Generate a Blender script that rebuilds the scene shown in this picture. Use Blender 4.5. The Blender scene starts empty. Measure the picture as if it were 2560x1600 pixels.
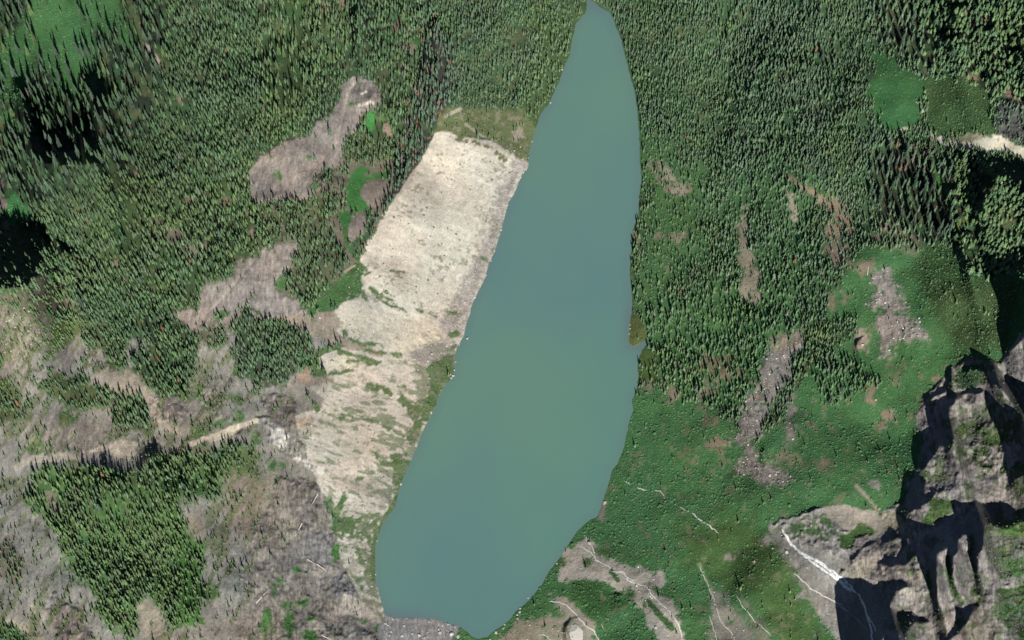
import bpy, math, random
import numpy as np
R = math.radians
random.seed(7)
rng = np.random.default_rng(7)
scene = bpy.context.scene
# ------------------------------------------------------------------ camera
TILT = R(20); DIST = 3500.0; MPP = 0.5           # metres per source-photo pixel at lake level
ct, st = math.cos(TILT), math.sin(TILT)
CAM = np.array([0.0, -DIST*st, DIST*ct])
cd = bpy.data.cameras.new('camera'); cam = bpy.data.objects.new('camera', cd)
scene.collection.objects.link(cam)
cam.location = CAM; cam.rotation_euler = (TILT, 0, 0)
cd.sensor_width = 36; cd.lens = 36*DIST/(2560*MPP); cd.clip_start = 10; cd.clip_end = 60000
scene.camera = cam
# ------------------------------------------------------------------ light
SUN_EL, SUN_AZ = 43.0, 167.0                       # degrees, azimuth clockwise from north (+Y)
w = bpy.data.worlds.new('World'); scene.world = w; w.use_nodes = True
wn = w.node_tree.nodes; wl = w.node_tree.links
bg = wn['Background']; sky = wn.new('ShaderNodeTexSky'); sky.sky_type = 'NISHITA'; sky.sun_disc = False
sky.sun_elevation = R(SUN_EL); sky.sun_rotation = R(SUN_AZ); sky.altitude = 1500
wl.new(sky.outputs[0], bg.inputs[0]); bg.inputs[1].default_value = 0.05
sd = bpy.data.lights.new('sun', 'SUN'); sd.energy = 5.0; sd.angle = R(0.5); sd.color = (1.0, 0.955, 0.89)
sun = bpy.data.objects.new('sun', sd); scene.collection.objects.link(sun)
sun.rotation_euler = (R(90-SUN_EL), 0, R(180-SUN_AZ))   # light travels away from azimuth
vs = scene.view_settings; vs.view_transform = 'Standard'; vs.look = 'None'; vs.gamma = 1; vs.exposure = 0.84
scene.display_settings.display_device = 'sRGB'
try:
    scene.cycles.max_bounces = 4; scene.cycles.diffuse_bounces = 0
except Exception: pass

# ------------------------------------------------------------------ helpers
def lin(c):
    c = np.asarray(c, float)/255.0
    return np.where(c <= .04045, c/12.92, ((c+.055)/1.055)**2.4)
GAIN = 0.52
def alb(c, g=1.0):
    v = lin(c)
    if c[1] > c[0]*1.15 and c[1] > c[2]: v = v*.84+.16*v.mean()     # living green is never a pure hue
    elif c[0] > 190: v = v*.84+.16*v.mean()
    elif c[0] >= c[1]: v = v*.72+.28*v.mean()*np.array([.985, 1, 1.02])
    return np.clip(v*GAIN*g, 0, .85)
def world(px, py, h):
    """point of the land that has height h (m) above the lake on the sight line of map position px,py"""
    X = (np.asarray(px, float)-1280)*MPP; Y = (800-np.asarray(py, float))*MPP
    dx, dy, dz = X, DIST*st+Y*ct, -DIST*ct+Y*st
    t = (h-CAM[2])/dz
    return np.stack([CAM[0]+t*dx, CAM[1]+t*dy, h+0*t], -1)
def _hash(ix, iy, s):
    n = (ix*374761393 + iy*668265263 + s*1442695041) & 0xFFFFFFFF
    n = ((n ^ (n >> 13))*1274126177) & 0xFFFFFFFF
    return ((n ^ (n >> 16)) & 0xFFFFFF)/float(0xFFFFFF)
def vnoise(x, y, s=0):
    x0 = np.floor(x).astype(np.int64); y0 = np.floor(y).astype(np.int64)
    fx = x-x0; fy = y-y0; fx = fx*fx*fx*(fx*(fx*6-15)+10); fy = fy*fy*fy*(fy*(fy*6-15)+10)
    a = _hash(x0, y0, s); b = _hash(x0+1, y0, s); c = _hash(x0, y0+1, s); d = _hash(x0+1, y0+1, s)
    return (a+(b-a)*fx)*(1-fy)+(c+(d-c)*fx)*fy
def fbm(x, y, o=4, s=0, g=.5):
    v = 0; a = 1; t = 0
    for i in range(o):
        v = v+a*(vnoise(x, y, s+i*17)*2-1); t += a; a *= g
        x, y = x*1.6-y*1.2+3.1, x*1.2+y*1.6+1.7
    return v/t
def ridged(x, y, o=4, s=0):
    v = 0; a = 1; t = 0
    for i in range(o):
        v = v+a*(1-np.abs(vnoise(x, y, s+i*13)*2-1)*2); t += a; a *= .5
        x, y = x*1.6-y*1.2+3.1, x*1.2+y*1.6+1.7
    return v/t
def sstep(a, b, x):
    t = np.clip((x-a)/(b-a), 0, 1); return t*t*(3-2*t)
def segdist(x, y, P, closed=True):
    """signed (closed: positive inside) distance to a polygon / polyline"""
    P = np.asarray(P, float); d = np.full(x.shape, 1e18); ins = np.zeros(x.shape, bool)
    n = len(P)
    for i in range(n if closed else n-1):
        x1, y1 = P[i]; x2, y2 = P[(i+1) % n]
        ex, ey = x2-x1, y2-y1; L = ex*ex+ey*ey+1e-9
        t = np.clip(((x-x1)*ex+(y-y1)*ey)/L, 0, 1)
        q = (x-x1-t*ex)**2+(y-y1-t*ey)**2
        np.minimum(d, q, out=d)
        if closed and y1 != y2:
            c = ((y1 > y) != (y2 > y)) & (x < ex*(y-y1)/(y2-y1)+x1); ins ^= c
    d = np.sqrt(d)
    return np.where(ins, d, -d) if closed else -d

# ------------------------------------------------------------------ map grid
def axis(lo, hi, step):
    core = np.arange(lo, hi+step/2, step); out = []; s = step; v = core[-1]
    while v < hi+6500:
        s *= 1.22; v += s; out.append(v)
    out = np.array(out)-core[-1]
    return np.concatenate([(core[0]-out)[::-1], core, core[-1]+out])
gx = axis(-110, 2670, 2.5); gy = axis(-90, 1700, 2.5)
PX, PY = np.meshgrid(gx, gy); SH = PX.shape
N8 = fbm(PX/14, PY/14, 3, 11); N30 = fbm(PX/45, PY/45, 4, 23); N100 = fbm(PX/160, PY/160, 4, 31)
NF = fbm(PX/6, PY/6, 2, 77)
COL = np.zeros(SH+(3,)); DENS = np.zeros(SH); TH = np.zeros(SH); OLV = np.zeros(SH); GRY = np.zeros(SH)
SHR = np.zeros(SH); RGH = np.zeros(SH); ROCK = np.zeros(SH); RUB = np.zeros(SH); BRI = np.zeros(SH)
FIELDS = dict(dens=DENS, th=TH, olv=OLV, gry=GRY, shr=SHR, rgh=RGH, rock=ROCK, rub=RUB, bri=BRI)
def _apply(sl, m, f):
    for k, v in f.items():
        if k == 'col':
            c = alb(v); COL[sl] = COL[sl]*(1-m[..., None])+c*m[..., None]
        else:
            A = FIELDS[k]; A[sl] = A[sl]*(1-m)+v*m
def P(pts, rag=8, fe=4, cover=1.0, **f):
    pts = np.asarray(pts, float); cxy = pts.mean(0)
    if 1600 < cxy[0] < 2300 and cxy[1] < 1250 and 'col' in f and f['col'][0] > f['col'][1] and cxy[1] > 400: fe = max(fe, 12); cover = min(cover, .8); rag = max(rag, 9)
    if 'col' in f and not (730 < cxy[0] < 1345 and cxy[1] > 250) and not (cxy[0] > 2080 and cxy[1] > 880): fe = fe*1.8+3; rag = rag*1.5+2
    e = rag*2.6+fe+4
    x0, y0 = pts.min(0)-e; x1, y1 = pts.max(0)+e
    i0, i1 = np.searchsorted(gx, [x0, x1]); j0, j1 = np.searchsorted(gy, [y0, y1]); sl = (slice(j0, j1), slice(i0, i1))
    if i1 <= i0 or j1 <= j0: return
    s = segdist(PX[sl], PY[sl], pts)+rag*(N8[sl]*1.1+N30[sl]*1.3)+min(rag,7)*NF[sl]*.9
    m = sstep(-fe/2, fe/2, s)
    if cover < 1: m = m*sstep(-.12, .12, (NF[sl]*.35+N8[sl]*.65)+(cover-.5)*1.3)
    _apply(sl, m, f)
def L(pts, width, rag=2, fe=3, cover=1.0, **f):
    pts = np.asarray(pts, float); e = rag+fe+width+4
    x0, y0 = pts.min(0)-e; x1, y1 = pts.max(0)+e
    i0, i1 = np.searchsorted(gx, [x0, x1]); j0, j1 = np.searchsorted(gy, [y0, y1]); sl = (slice(j0, j1), slice(i0, i1))
    if i1 <= i0 or j1 <= j0: return
    s = width/2+segdist(PX[sl], PY[sl], pts, False)+rag*(N8[sl]+N30[sl]*.6+NF[sl]*.8)
    m = sstep(-fe/2, fe/2, s)
    if cover < 1: m = m*sstep(-.12, .12, (NF[sl]*.35+N8[sl]*.65)+(cover-.5)*1.3)
    _apply(sl, m, f)
def E(x, y, rx, ry, **f):
    a = np.linspace(0, 2*math.pi, 13)[:-1]; f.setdefault('rag', min(rx, ry)*.6); f.setdefault('fe', 8)
    P(np.stack([x+rx*np.cos(a), y+ry*np.sin(a)], 1), **f)

LAKE = [(1464,-260),(1480,-260),(1478,0),(1500,18),(1526,33),(1538,63),(1555,106),(1564,146),(1574,185),(1587,233),(1594,278),(1597,331),(1600,397),(1603,453),(1597,493),(1596,538),(1587,559),(1582,580),(1576,638),(1574,691),(1579,731),(1580,770),(1576,800),(1574,813),(1570,848),(1574,863),(1584,867),(1597,861),(1608,852),(1619,857),(1608,871),(1597,895),(1593,919),(1597,938),(1592,969),(1580,1001),(1582,1025),(1571,1065),(1560,1117),(1545,1157),(1529,1176),(1525,1200),(1513,1232),(1505,1261),(1492,1293),(1476,1298),(1452,1319),(1428,1348),(1407,1383),(1388,1409),(1370,1433),(1351,1465),(1328,1494),(1306,1515),(1288,1528),(1275,1549),(1256,1565),(1233,1578),(1219,1592),(1198,1597),(1180,1592),(1167,1578),(1143,1562),(1114,1557),(1090,1547),(1037,1544),(997,1544),(971,1541),(960,1533),(956,1512),(948,1488),(946,1473),(939,1451),(938,1412),(938,1372),(944,1340),(957,1311),(973,1285),(988,1269),(992,1248),(998,1226),(1006,1200),(1010,1192),(1026,1155),(1042,1117),(1053,1086),(1069,1057),(1084,1025),(1095,998),(1108,969),(1124,951),(1135,930),(1137,887),(1143,869),(1159,840),(1169,800),(1172,794),(1182,757),(1198,725),(1214,691),(1222,659),(1235,633),(1246,598),(1254,572),(1262,540),(1272,506),(1285,487),(1296,458),(1306,434),(1320,421),(1325,370),(1336,328),(1351,286),(1373,257),(1396,209),(1412,164),(1423,140),(1431,98),(1441,58),(1463,32),(1468,13),(1466,0)]
DL = -segdist(PX, PY, LAKE)
DL = DL + np.where(np.abs(DL) < 30, (NF*1.3+N8*1.0), 0)

# ------------------------------------------------------------------ land cover (what grows or lies where)
west = PX < 1300
SOIL = (66, 86, 58)
COL[:] = alb(SOIL); DENS[:] = .98; TH[:] = 13.1; OLV[:] = .5+N100*.5; GRY[:] = .15
# right bank forest default: smaller, greyer
P([(1380,-9000),(1480,-9000),(9000,-9000),(9000,9000),(1240,9000),(1240,1600),(1560,1100),(1600,500),(1480,0)], rag=0, th=8.6, gry=.38, olv=.5, dens=.93, col=(66, 98, 64), shr=.25)
P([(1040,-200),(1470,-200),(1460,60),(1400,240),(1320,420),(1200,330),(1080,300),(1060,200)], rag=15, fe=20, th=8.6, gry=.5, dens=.93, col=(66, 92, 62))
P([(1300,-100),(1470,-100),(1470,20),(1420,180),(1360,300),(1320,390),(1290,300),(1340,160)], rag=12, fe=20, col=(72,96,56), dens=.4, shr=.8, olv=.8, gry=.2, th=9)
P([(1085,60),(1140,120),(1120,270),(1060,400),(1020,470),(960,525),(930,600),(920,560),(960,470),(985,410),(1020,330),(1040,230),(1055,150)], rag=6, fe=8, col=(62,66,62), gry=.95, th=15, dens=.95, olv=0)
# --- upper left
P([(-400,-300),(430,-300),(430,100),(400,240),(330,430),(150,470),(0,520),(-400,560)], rag=20, fe=30, th=24, gry=.45, olv=.25, dens=.85, col=(44,58,44))
GM = (64, 112, 60)
P([(100,-40),(290,-40),(365,110),(330,150),(300,95),(235,65),(212,130),(222,200),(200,250),(150,235),(118,170),(92,130),(80,215),(62,235),(45,330),(12,335),(0,250),(-20,120),(30,60)], rag=16, fe=16, col=GM, dens=.13, th=24, shr=.7, bri=.5, olv=.4, gry=.3)
P([(0,500),(40,490),(75,520),(75,560),(20,570),(0,545)], rag=6, col=(58,118,62), dens=.1, shr=.6, bri=.6)
P([(-60,430),(8,450),(12,520),(0,545),(-60,545)], rag=4, col=(128,104,100), dens=0, rock=.7)
P([(0,545),(25,548),(22,570),(5,560)], rag=3, col=(150,140,105), dens=0)
L([(350,60),(355,100),(372,130),(395,158),(425,185),(445,225),(452,262)], 13, rag=3, fe=8, col=(150,132,108), dens=0, cover=.85)
L([(330,20),(345,80),(362,115),(400,150),(440,195)], 22, rag=5, fe=14, col=(80,100,62), dens=.05, shr=.3)
L([(362,108),(380,130),(396,155)], 9, rag=2, col=(178,160,142), dens=0)
P([(640,-50),(780,-50),(770,120),(760,260),(650,300),(620,200),(640,60)], rag=20, fe=30, th=19, olv=.9, dens=.8, col=(66,88,50))
P([(500,-80),(640,-80),(640,300),(560,500),(420,520),(420,200)], rag=20, fe=40, th=14, dens=1, olv=.35)
P([(240,430),(640,430),(640,640),(520,720),(200,760),(180,600)], rag=30, fe=30, th=14, dens=.9, olv=.75, col=(66,88,50))
P([(850,0),(870,-10),(872,18),(860,22)], rag=4, col=(150,128,105), dens=0)
E(1040, 105, 14, 16, col=(58,116,52), dens=0, shr=.6, bri=.6); E(1020,115,14,10, col=(130,118,95), dens=0)
L([(985,70),(1000,50),(1010,85)], 10, col=(128,112,88), dens=.2)
E(993, 78, 5, 7, col=(150,120,95), dens=0)
for (x, y, r) in [(815,20,12),(858,12,9),(470,500,14),(560,500,10),(590,528,12),(520,585,12),(335,435,8),(300,470,9),(610,535,12),(1072,172,6),(640+430,230,6),(430,575,16),(395,590,14),(295,660,7),(215,560,9),(205,585,10)]:
    E(x, y, r, r*.7, rag=6, col=(132,118,92), dens=.15, cover=.8)
P([(380,545),(420,545),(480,600),(520,620),(470,650),(400,600)], rag=10, fe=10, col=(120,112,88), dens=.35, cover=.7)
# --- scar with grey knoll
SC = (150, 139, 128)
P([(875,196),(905,190),(948,222),(946,262),(905,280),(892,328),(868,348),(852,402),(838,420),(800,442),(868,448),(868,478),(825,484),(772,500),(640,508),(628,482),(626,430),(645,392),(715,352),(770,338),(790,300),(822,288),(848,255),(856,215)], rag=5, fe=6, col=SC, dens=.02, th=11, rock=.5, rgh=1.2)
P([(882,213),(915,204),(940,228),(937,258),(890,258),(877,236)], rag=4, col=(120,113,106), dens=0, rock=1, rgh=3)
L([(888,204),(868,235),(858,285),(848,335)], 7, rag=2, col=(172,158,138), dens=0)
L([(845,345),(800,405),(740,440),(690,490)], 8, rag=3, fe=6, col=(166,146,128), dens=0)
L([(900,262),(925,256),(932,258)], 7, rag=2, col=(196,188,170), dens=0); L([(903,234),(918,228)], 4, rag=1, col=(190,184,170))
P([(640,420),(690,440),(730,480),(640,500)], rag=8, fe=14, col=(136,126,118), rock=.8)
P([(770,470),(800,430),(880,425),(880,460),(830,470)], rag=8, cover=.5, dens=.7, th=9, col=(92,98,70))
for (x, y, rx, ry) in [(783,465,9,9),(877,260,6,4),(660,375,6,9),(772,392,10,6),(700,440,8,12)]: E(x, y, rx, ry, col=(76,118,58), dens=0, shr=.5)
E(927,306,13,24, rag=3, col=(62,138,62), dens=0, shr=.4, bri=1); E(958,298,10,7, rag=3, col=(92,128,68), dens=0, bri=.6)
P([(955,310),(968,305),(980,335),(996,356),(985,356),(962,335)], rag=3, col=(152,132,112), dens=0)
P([(862,345),(900,330),(990,345),(985,400),(960,425),(880,420),(860,390)], rag=6, fe=8, col=(78,88,58), dens=.8, th=12, olv=.7)
# --- small basins and bright grass west of the ridge
P([(852,402),(890,400),(985,400),(985,470),(930,600),(880,680),(840,700),(760,720),(700,690),(640,640),(560,700),(500,770),(520,840),(700,800),(760,780),(640,520),(780,500)], rag=6, fe=10, col=(128,120,98), dens=.35, th=12, olv=.7)
P([(892,414),(912,414),(930,428),(915,438),(968,430),(968,447),(920,452),(908,475),(912,498),(928,528),(882,530),(866,505),(866,468),(876,440)], rag=3, fe=5, col=(66,130,60), dens=0, shr=.25, bri=1)
P([(912,456),(968,448),(968,478),(945,522),(925,516),(908,495),(897,482)], rag=3, fe=5, col=(152,139,122), dens=0, rock=.3)
P([(846,532),(878,526),(878,560),(862,575),(850,558)], rag=3, fe=6, col=(62,126,58), dens=0, shr=.3, bri=.9)
L([(862,575),(868,612),(890,640),(905,650)], 16, rag=4, fe=8, col=(70,108,58), dens=0, shr=.5, bri=.4)
P([(880,540),(912,538),(916,572),(902,600),(878,610),(870,588)], rag=4, fe=5, col=(148,136,124), dens=0, rock=.6)
L([(920,530),(928,560),(918,590),(880,614),(900,640)], 18, rag=4, fe=8, col=(70,98,66), dens=.2, shr=.6)
L([(640,585),(700,605),(752,625),(742,700)], 30, rag=10, fe=16, col=(140,127,112), dens=.3, rock=.5, cover=.7)
P([(640,520),(790,500),(850,480),(850,520),(800,560),(760,580),(690,610),(640,620)], rag=10, fe=12, dens=.75, col=(84,92,66), olv=.6, cover=.75)
P([(740,560),(800,545),(850,600),(868,650),(850,690),(800,710),(760,740),(735,720),(728,660),(750,610)], rag=8, fe=12, dens=.6, th=13, col=(92,98,74), shr=.2, olv=.5)
P([(640,646),(582,654),(582,678),(561,699),(503,717),(503,765),(437,784),(466,826),(490,832),(550,821),(595,805),(719,800),(759,781),(727,744),(693,728),(690,699),(719,672),(730,638),(740,606),(700,612),(664,622)], rag=7, fe=8, col=(146,136,126), dens=.03, rock=.7, rgh=1.5)
L([(600,690),(560,740),(520,780),(490,815)], 7, rag=2, col=(166,152,138)); L([(650,640),(610,690),(575,730)], 6, rag=3, col=(120,112,108))
E(560, 785, 22, 9, rag=6, col=(70,110,54), dens=.2, shr=.7); E(705,715,14,14, rag=6, col=(72,120,58), dens=0, shr=.6, bri=.5)
P([(600,770),(650,775),(660,795),(600,800)], rag=6, cover=.6, dens=.8, th=9, col=(70,84,60))
# --- lower left country
BRN = (146, 142, 131)
P([(-9000,700),(0,722),(55,725),(110,690),(150,760),(145,840),(210,890),(240,850),(300,835),(380,860),(330,900),(370,960),(400,985),(468,990),(482,900),(492,850),(560,825),(600,810),(720,795),(760,785),(850,780),(860,850),(740,900),(860,960),(860,1250),(960,1540),(960,9000),(-9000,9000)], rag=10, fe=12, col=BRN, dens=.05, th=7, olv=.6, rock=.4, rgh=.5, shr=.05)
P([(0,700),(55,720),(110,690),(150,720),(180,760),(140,800),(100,830),(60,790),(0,800)], rag=14, fe=20, col=(112,108,80), dens=.5, th=11, olv=.9)
P([(-200,770),(30,780),(75,790),(105,830),(105,890),(50,905),(0,915),(-200,920)], rag=8, fe=10, col=(140,134,108), dens=.12, th=9, rub=.5, rock=.8)
P([(130,800),(210,790),(230,830),(150,890),(100,930),(110,860)], rag=12, fe=10, col=(92,104,62), dens=.6, th=9, olv=.9)
P([(60,900),(170,890),(250,860),(300,930),(210,940),(150,950),(60,960)], rag=20, fe=20, cover=.45, col=(100,100,74), dens=.4)
P([(150,870),(215,830),(220,880),(180,925),(140,930)], rag=6, col=(142,130,124), dens=0, rock=.8)
P([(-200,950),(40,940),(70,1000),(40,1060),(-200,1060)], rag=14, fe=20, col=(88,98,66), dens=.5, th=9, olv=.7)
P([(75,965),(112,945),(200,925),(245,945),(310,980),(280,1005),(220,1020),(170,1015),(130,990)], rag=8, fe=8, col=(82,92,62), dens=.85, th=11)
P([(212,850),(240,810),(330,825),(320,880),(300,935),(272,930),(255,880)], rag=8, fe=8, col=(78,90,60), dens=.7, th=12)
P([(300,775),(425,790),(500,850),(484,900),(468,990),(400,992),(366,950),(328,935),(330,905),(380,862),(355,825)], rag=5, fe=6, col=(58,76,50), dens=1, th=15, olv=.45)
P([(490,830),(560,820),(580,860),(545,880),(500,850)], rag=8, fe=10, col=(100,100,76), dens=.5, th=11)
P([(578,812),(620,797),(700,792),(752,812),(782,852),(772,884),(742,930),(700,962),(640,965),(602,940),(580,900),(590,850)], rag=5, fe=6, col=(66,72,58), dens=1, th=14, olv=.35, gry=.4)
P([(282,1008),(302,985),(350,983),(376,1008),(376,1078),(330,1078),(288,1072)], rag=4, fe=6, col=(84,92,66), dens=.85, th=15, gry=.3)
P([(255,930),(350,935),(378,975),(350,990),(280,975),(250,950)], rag=5, fe=10, col=(152,142,118), dens=0)
L([(355,968),(395,1005)], 18, rag=4, fe=10, col=(96,112,62), dens=.1, shr=.4)
P([(60,1070),(150,1040),(280,1060),(300,1120),(150,1140),(80,1140)], rag=10, fe=16, col=(134,126,114), dens=.02, rock=.8)
P([(390,1000),(450,1000),(470,1040),(420,1050),(385,1030)], rag=8, fe=8, col=(124,116,110), rock=1, rgh=3, dens=0)
P([(520,960),(580,940),(560,1000),(540,1040),(505,1000)], rag=8, fe=8, col=(124,116,110), rock=1, rgh=2.5, dens=0)
for (x, y, rx, ry, c) in [(495,982,12,22,1),(600,1040,18,24,1),(590,1000,12,14,0),(275,1088,7,12,0),(372,1080,14,8,0),(160,1045,20,14,0),(95,1115,30,14,0),(590,920,9,16,0),(208,903,6,10,0),(335,1100,5,5,0)]:
    E(x, y, rx, ry, col=(72,118,54) if c else (84,108,62), dens=.15, th=8, shr=.5, bri=.6*c)
P([(458,1100),(482,1070),(500,1055),(520,1078),(500,1100)], rag=3, col=(62,128,52), dens=0, shr=.3, bri=.8)
P([(532,1075),(545,1050),(565,1042),(560,1075)], rag=3, col=(64,122,54), dens=0, shr=.3, bri=.7)
# pale cliff rims
P([(262,1110),(300,1095),(338,1112),(335,1135),(315,1150),(300,1142),(285,1130)], rag=3, fe=5, col=(190,176,152), dens=0)
L([(60,1150),(110,1142),(170,1138),(240,1134),(275,1120)], 14, rag=3, fe=6, col=(164,152,132), dens=0, cover=.85); L([(230,1130),(262,1118),(290,1125)], 9, rag=2, col=(204,192,166))
P([(480,1112),(510,1096),(560,1080),(600,1064),(598,1074),(560,1096),(510,1108)], rag=2, fe=4, col=(200,190,164), dens=0)
L([(600,1068),(625,1060),(660,1050)], 16, rag=4, fe=8, col=(172,158,138), dens=0)
# lower-left wood
P([(70,1180),(130,1176),(240,1176),(310,1178),(350,1176),(405,1130),(500,1135),(580,1108),(630,1110),(625,1150),(590,1180),(560,1235),(455,1250),(450,1290),(480,1330),(512,1385),(506,1440),(506,1560),(430,1575),(402,1520),(365,1500),(348,1560),(320,1605),(250,1540),(236,1500),(215,1470),(180,1430),(165,1385),(130,1330),(100,1300),(60,1265),(70,1200)], rag=8, fe=10, col=(84,120,62), dens=.7, th=11.5, olv=1, bri=.1, shr=.5)
P([(70,1180),(240,1176),(340,1176),(560,1165),(540,1240),(430,1300),(200,1300),(75,1260)], rag=6, fe=14, th=13.5, dens=.75, bri=.2, shr=.5)
P([(560,1160),(640,1100),(660,1180),(600,1280),(560,1240)], rag=10, fe=14, col=(96,112,68), dens=.35, shr=.4)
P([(430,1330),(500,1360),(508,1560),(440,1540)], rag=10, fe=10, col=(76,120,50), dens=.45, shr=.5, bri=.3)
P([(112,1230),(145,1228),(150,1280),(128,1285)], rag=5, col=(132,122,96), dens=.05)
P([(345,1505),(372,1500),(400,1535),(430,1605),(372,1605),(345,1560)], rag=4, fe=8, col=(158,148,124), dens=0)
E(495,1315,22,26, rag=8, col=(142,130,112), dens=0, rock=.4); E(520,1480,22,16, rag=6, col=(78,118,48), dens=.1, shr=.6)
P([(-100,1335),(30,1350),(60,1420),(40,1460),(-100,1450)], rag=12, fe=10, col=(128,116,96), dens=.4, th=7)
L([(-60,1520),(0,1545),(50,1565),(110,1605)], 12, rag=2, col=(168,162,130)); P([(-100,1550),(0,1550),(45,1570),(85,1610),(-100,1620)], rag=3, col=(72,104,56), dens=.5, th=8)
P([(130,1490),(190,1520),(220,1580),(240,1640),(170,1640),(120,1540)], rag=8, fe=8, col=(112,102,98), rock=1, rgh=3)
# central grey spine
P([(640,1042),(682,1040),(730,1060),(800,1110),(826,1150),(822,1192),(790,1182),(740,1152),(700,1132),(668,1090)], rag=4, fe=4, col=(148,143,136), dens=0, rock=1, rgh=3.5)
P([(650,990),(700,985),(745,1000),(742,1060),(760,1100),(820,1130),(835,1170),(800,1120),(730,1080),(680,1050)], rag=5, fe=6, col=(124,116,106), dens=0, rock=1, rgh=2.5)
for (x, y, rx, ry) in [(703,1102,7,12),(692,1078,14,5),(760,1155,12,8),(800,1170,12,14),(745,1148,10,8)]: E(x, y, rx, ry, rag=4, fe=3, col=(206,200,186), cover=.75)
for (x, y, rx, ry) in [(676,1165,16,12),(710,1165,9,9),(684,1248,18,12),(705,1205,10,12),(668,1290,8,6),(645,1235,6,6),(640,1100,12,14)]: E(x, y, rx, ry, col=(64,116,56), dens=0, shr=.5, bri=.4)
P([(700,1200),(800,1190),(830,1300),(850,1400),(900,1480),(930,1560),(950,1700),(560,1700),(600,1500),(620,1350)], rag=10, fe=16, col=(138,130,120), dens=0, rock=1, rgh=2.5)
P([(715,1215),(790,1200),(800,1290),(770,1330),(730,1310)], rag=6, col=(118,112,104), rgh=3.5)
P([(760,1330),(820,1330),(835,1400),(800,1420),(765,1390)], rag=6, col=(128,124,120)); P([(830,1440),(870,1430),(890,1480),(870,1500),(840,1490)], rag=5, col=(118,114,116), rgh=5)
P([(800,1540),(880,1560),(950,1600),(950,1680),(780,1680)], rag=6, col=(132,128,122), rgh=4)
for (x, y, rx, ry, a) in [(663,1560,14,26,0),(725,1565,9,34,0),(778,1590,18,14,0),(718,1512,16,7,0),(758,1508,20,7,0),(700,1452,6,9,0),(746,1425,10,8,0),(686,1480,5,22,0),(780,1545,14,10,0),(598,1462,4,10,0),(950,1572,9,12,0),(910,1554,8,5,0),(840,1385,9,22,0)]:
    E(x, y, rx, ry, col=(66,116,52), dens=0, shr=.45, bri=.4)
P([(560,1200),(620,1180),(660,1230),(640,1330),(580,1330)], rag=12, fe=20, col=(140,128,112), dens=.04)
# --- pale slide above the lake
SAND = (214, 207, 188); TAN = (194, 187, 172)
P([(850,760),(905,655),(918,620),(960,540),(1050,400),(1090,325),(1200,345),(1330,360),(1330,440),(1180,800),(1010,1220),(960,1330),(965,1560),(900,1500),(850,1400),(840,1300),(790,1200),(740,1060),(735,1040),(800,1020),(830,960),(790,900),(820,880),(870,860),(820,800)], rag=3, fe=4, col=TAN, dens=0, shr=0, rub=.12, rock=.15, rgh=.6)
P([(1090,325),(1130,330),(1200,360),(1310,392),(1300,450),(1255,540),(1200,640),(1140,750),(1080,850),(980,810),(918,722),(902,690),(901,654),(905,633),(918,604),(939,575),(957,538),(979,508),(1016,471),(1037,432),(1055,400)], rag=2.5, fe=5, col=SAND, rub=.05, rgh=.4)
P([(1285,400),(1318,400),(1300,440),(1262,535),(1235,628),(1198,720),(1165,800),(1140,860),(1130,930),(1060,900),(1080,830),(1120,760),(1160,700),(1190,640),(1225,560),(1250,480)], rag=9, fe=22, col=(176,168,158), rub=.75, rgh=1.2)
P([(1090,960),(1040,930),(1020,880),(1060,840),(1140,860)], rag=8, fe=12, col=(160,154,144), rub=.6)
P([(822,800),(832,778),(868,757),(920,770),(990,790),(1080,800),(1120,840),(1060,870),(997,884),(940,860),(890,838),(850,824)], rag=3, fe=6, col=(204,194,172), rub=.12)
P([(800,908),(858,885),(930,900),(900,925),(840,920)], rag=3, fe=6, col=(200,194,170))
P([(766,968),(820,955),(880,945),(920,980),(1000,1010),(1035,1040),(1000,1060),(930,1040),(850,1030),(800,990)], rag=3, fe=8, col=(186,178,162))
P([(733,1048),(790,1042),(880,1055),(960,1090),(1000,1100),(960,1130),(930,1140),(920,1165),(880,1150),(830,1110),(760,1090)], rag=3, fe=10, col=(186,176,156))
P([(733,1048),(770,1045),(780,1062),(750,1070)], rag=3, fe=10, col=(196,172,146))
P([(820,1180),(870,1190),(960,1215),(985,1260),(900,1240),(840,1215)], rag=4, fe=10, col=(178,165,148))
P([(640,790),(700,790),(760,785),(832,775),(858,808),(832,828),(872,852),(940,872),(1000,892),(940,888),(870,872),(800,842),(760,828),(700,802)], rag=4, fe=6, col=(160,142,120), dens=.02, rub=.1)
P([(750,930),(765,912),(780,925),(772,960),(740,962)], rag=3, fe=5, col=(176,146,122)); L([(720,962),(770,955),(830,950)], 9, rag=2, fe=6, col=(160,142,120))
# top vegetated corner of the slide
P([(1085,330),(1110,272),(1160,265),(1240,275),(1310,270),(1338,330),(1325,400),(1300,395),(1265,378),(1210,345),(1150,345),(1120,325)], rag=5, fe=7, col=(104,114,78), dens=.05, th=8, shr=.6)
P([(1100,300),(1180,272),(1300,280),(1320,390),(1200,340)], rag=8, fe=10, cover=.35, col=(138,132,104), shr=.2); L([(1115,290),(1150,272)], 8, col=(176,170,146), cover=.8); L([(1165,310),(1200,338),(1240,352)], 6, col=(168,160,136)); L([(1130,345),(1190,355),(1230,372),(1260,400)], 12, rag=5, fe=6, cover=.55, col=(112,116,84))
P([(1060,345),(1085,335),(1100,355),(1120,362),(1090,350)], rag=3, cover=.6, col=(120,124,92), shr=.3)
E(1290,345,16,20, rag=8, col=(160,145,122), shr=.1); E(1300,365,20,12, rag=6, col=(94,108,62), shr=.7)
L([(1330,370),(1322,400)], 10, rag=3, col=(80,104,56), shr=.8)
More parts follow.
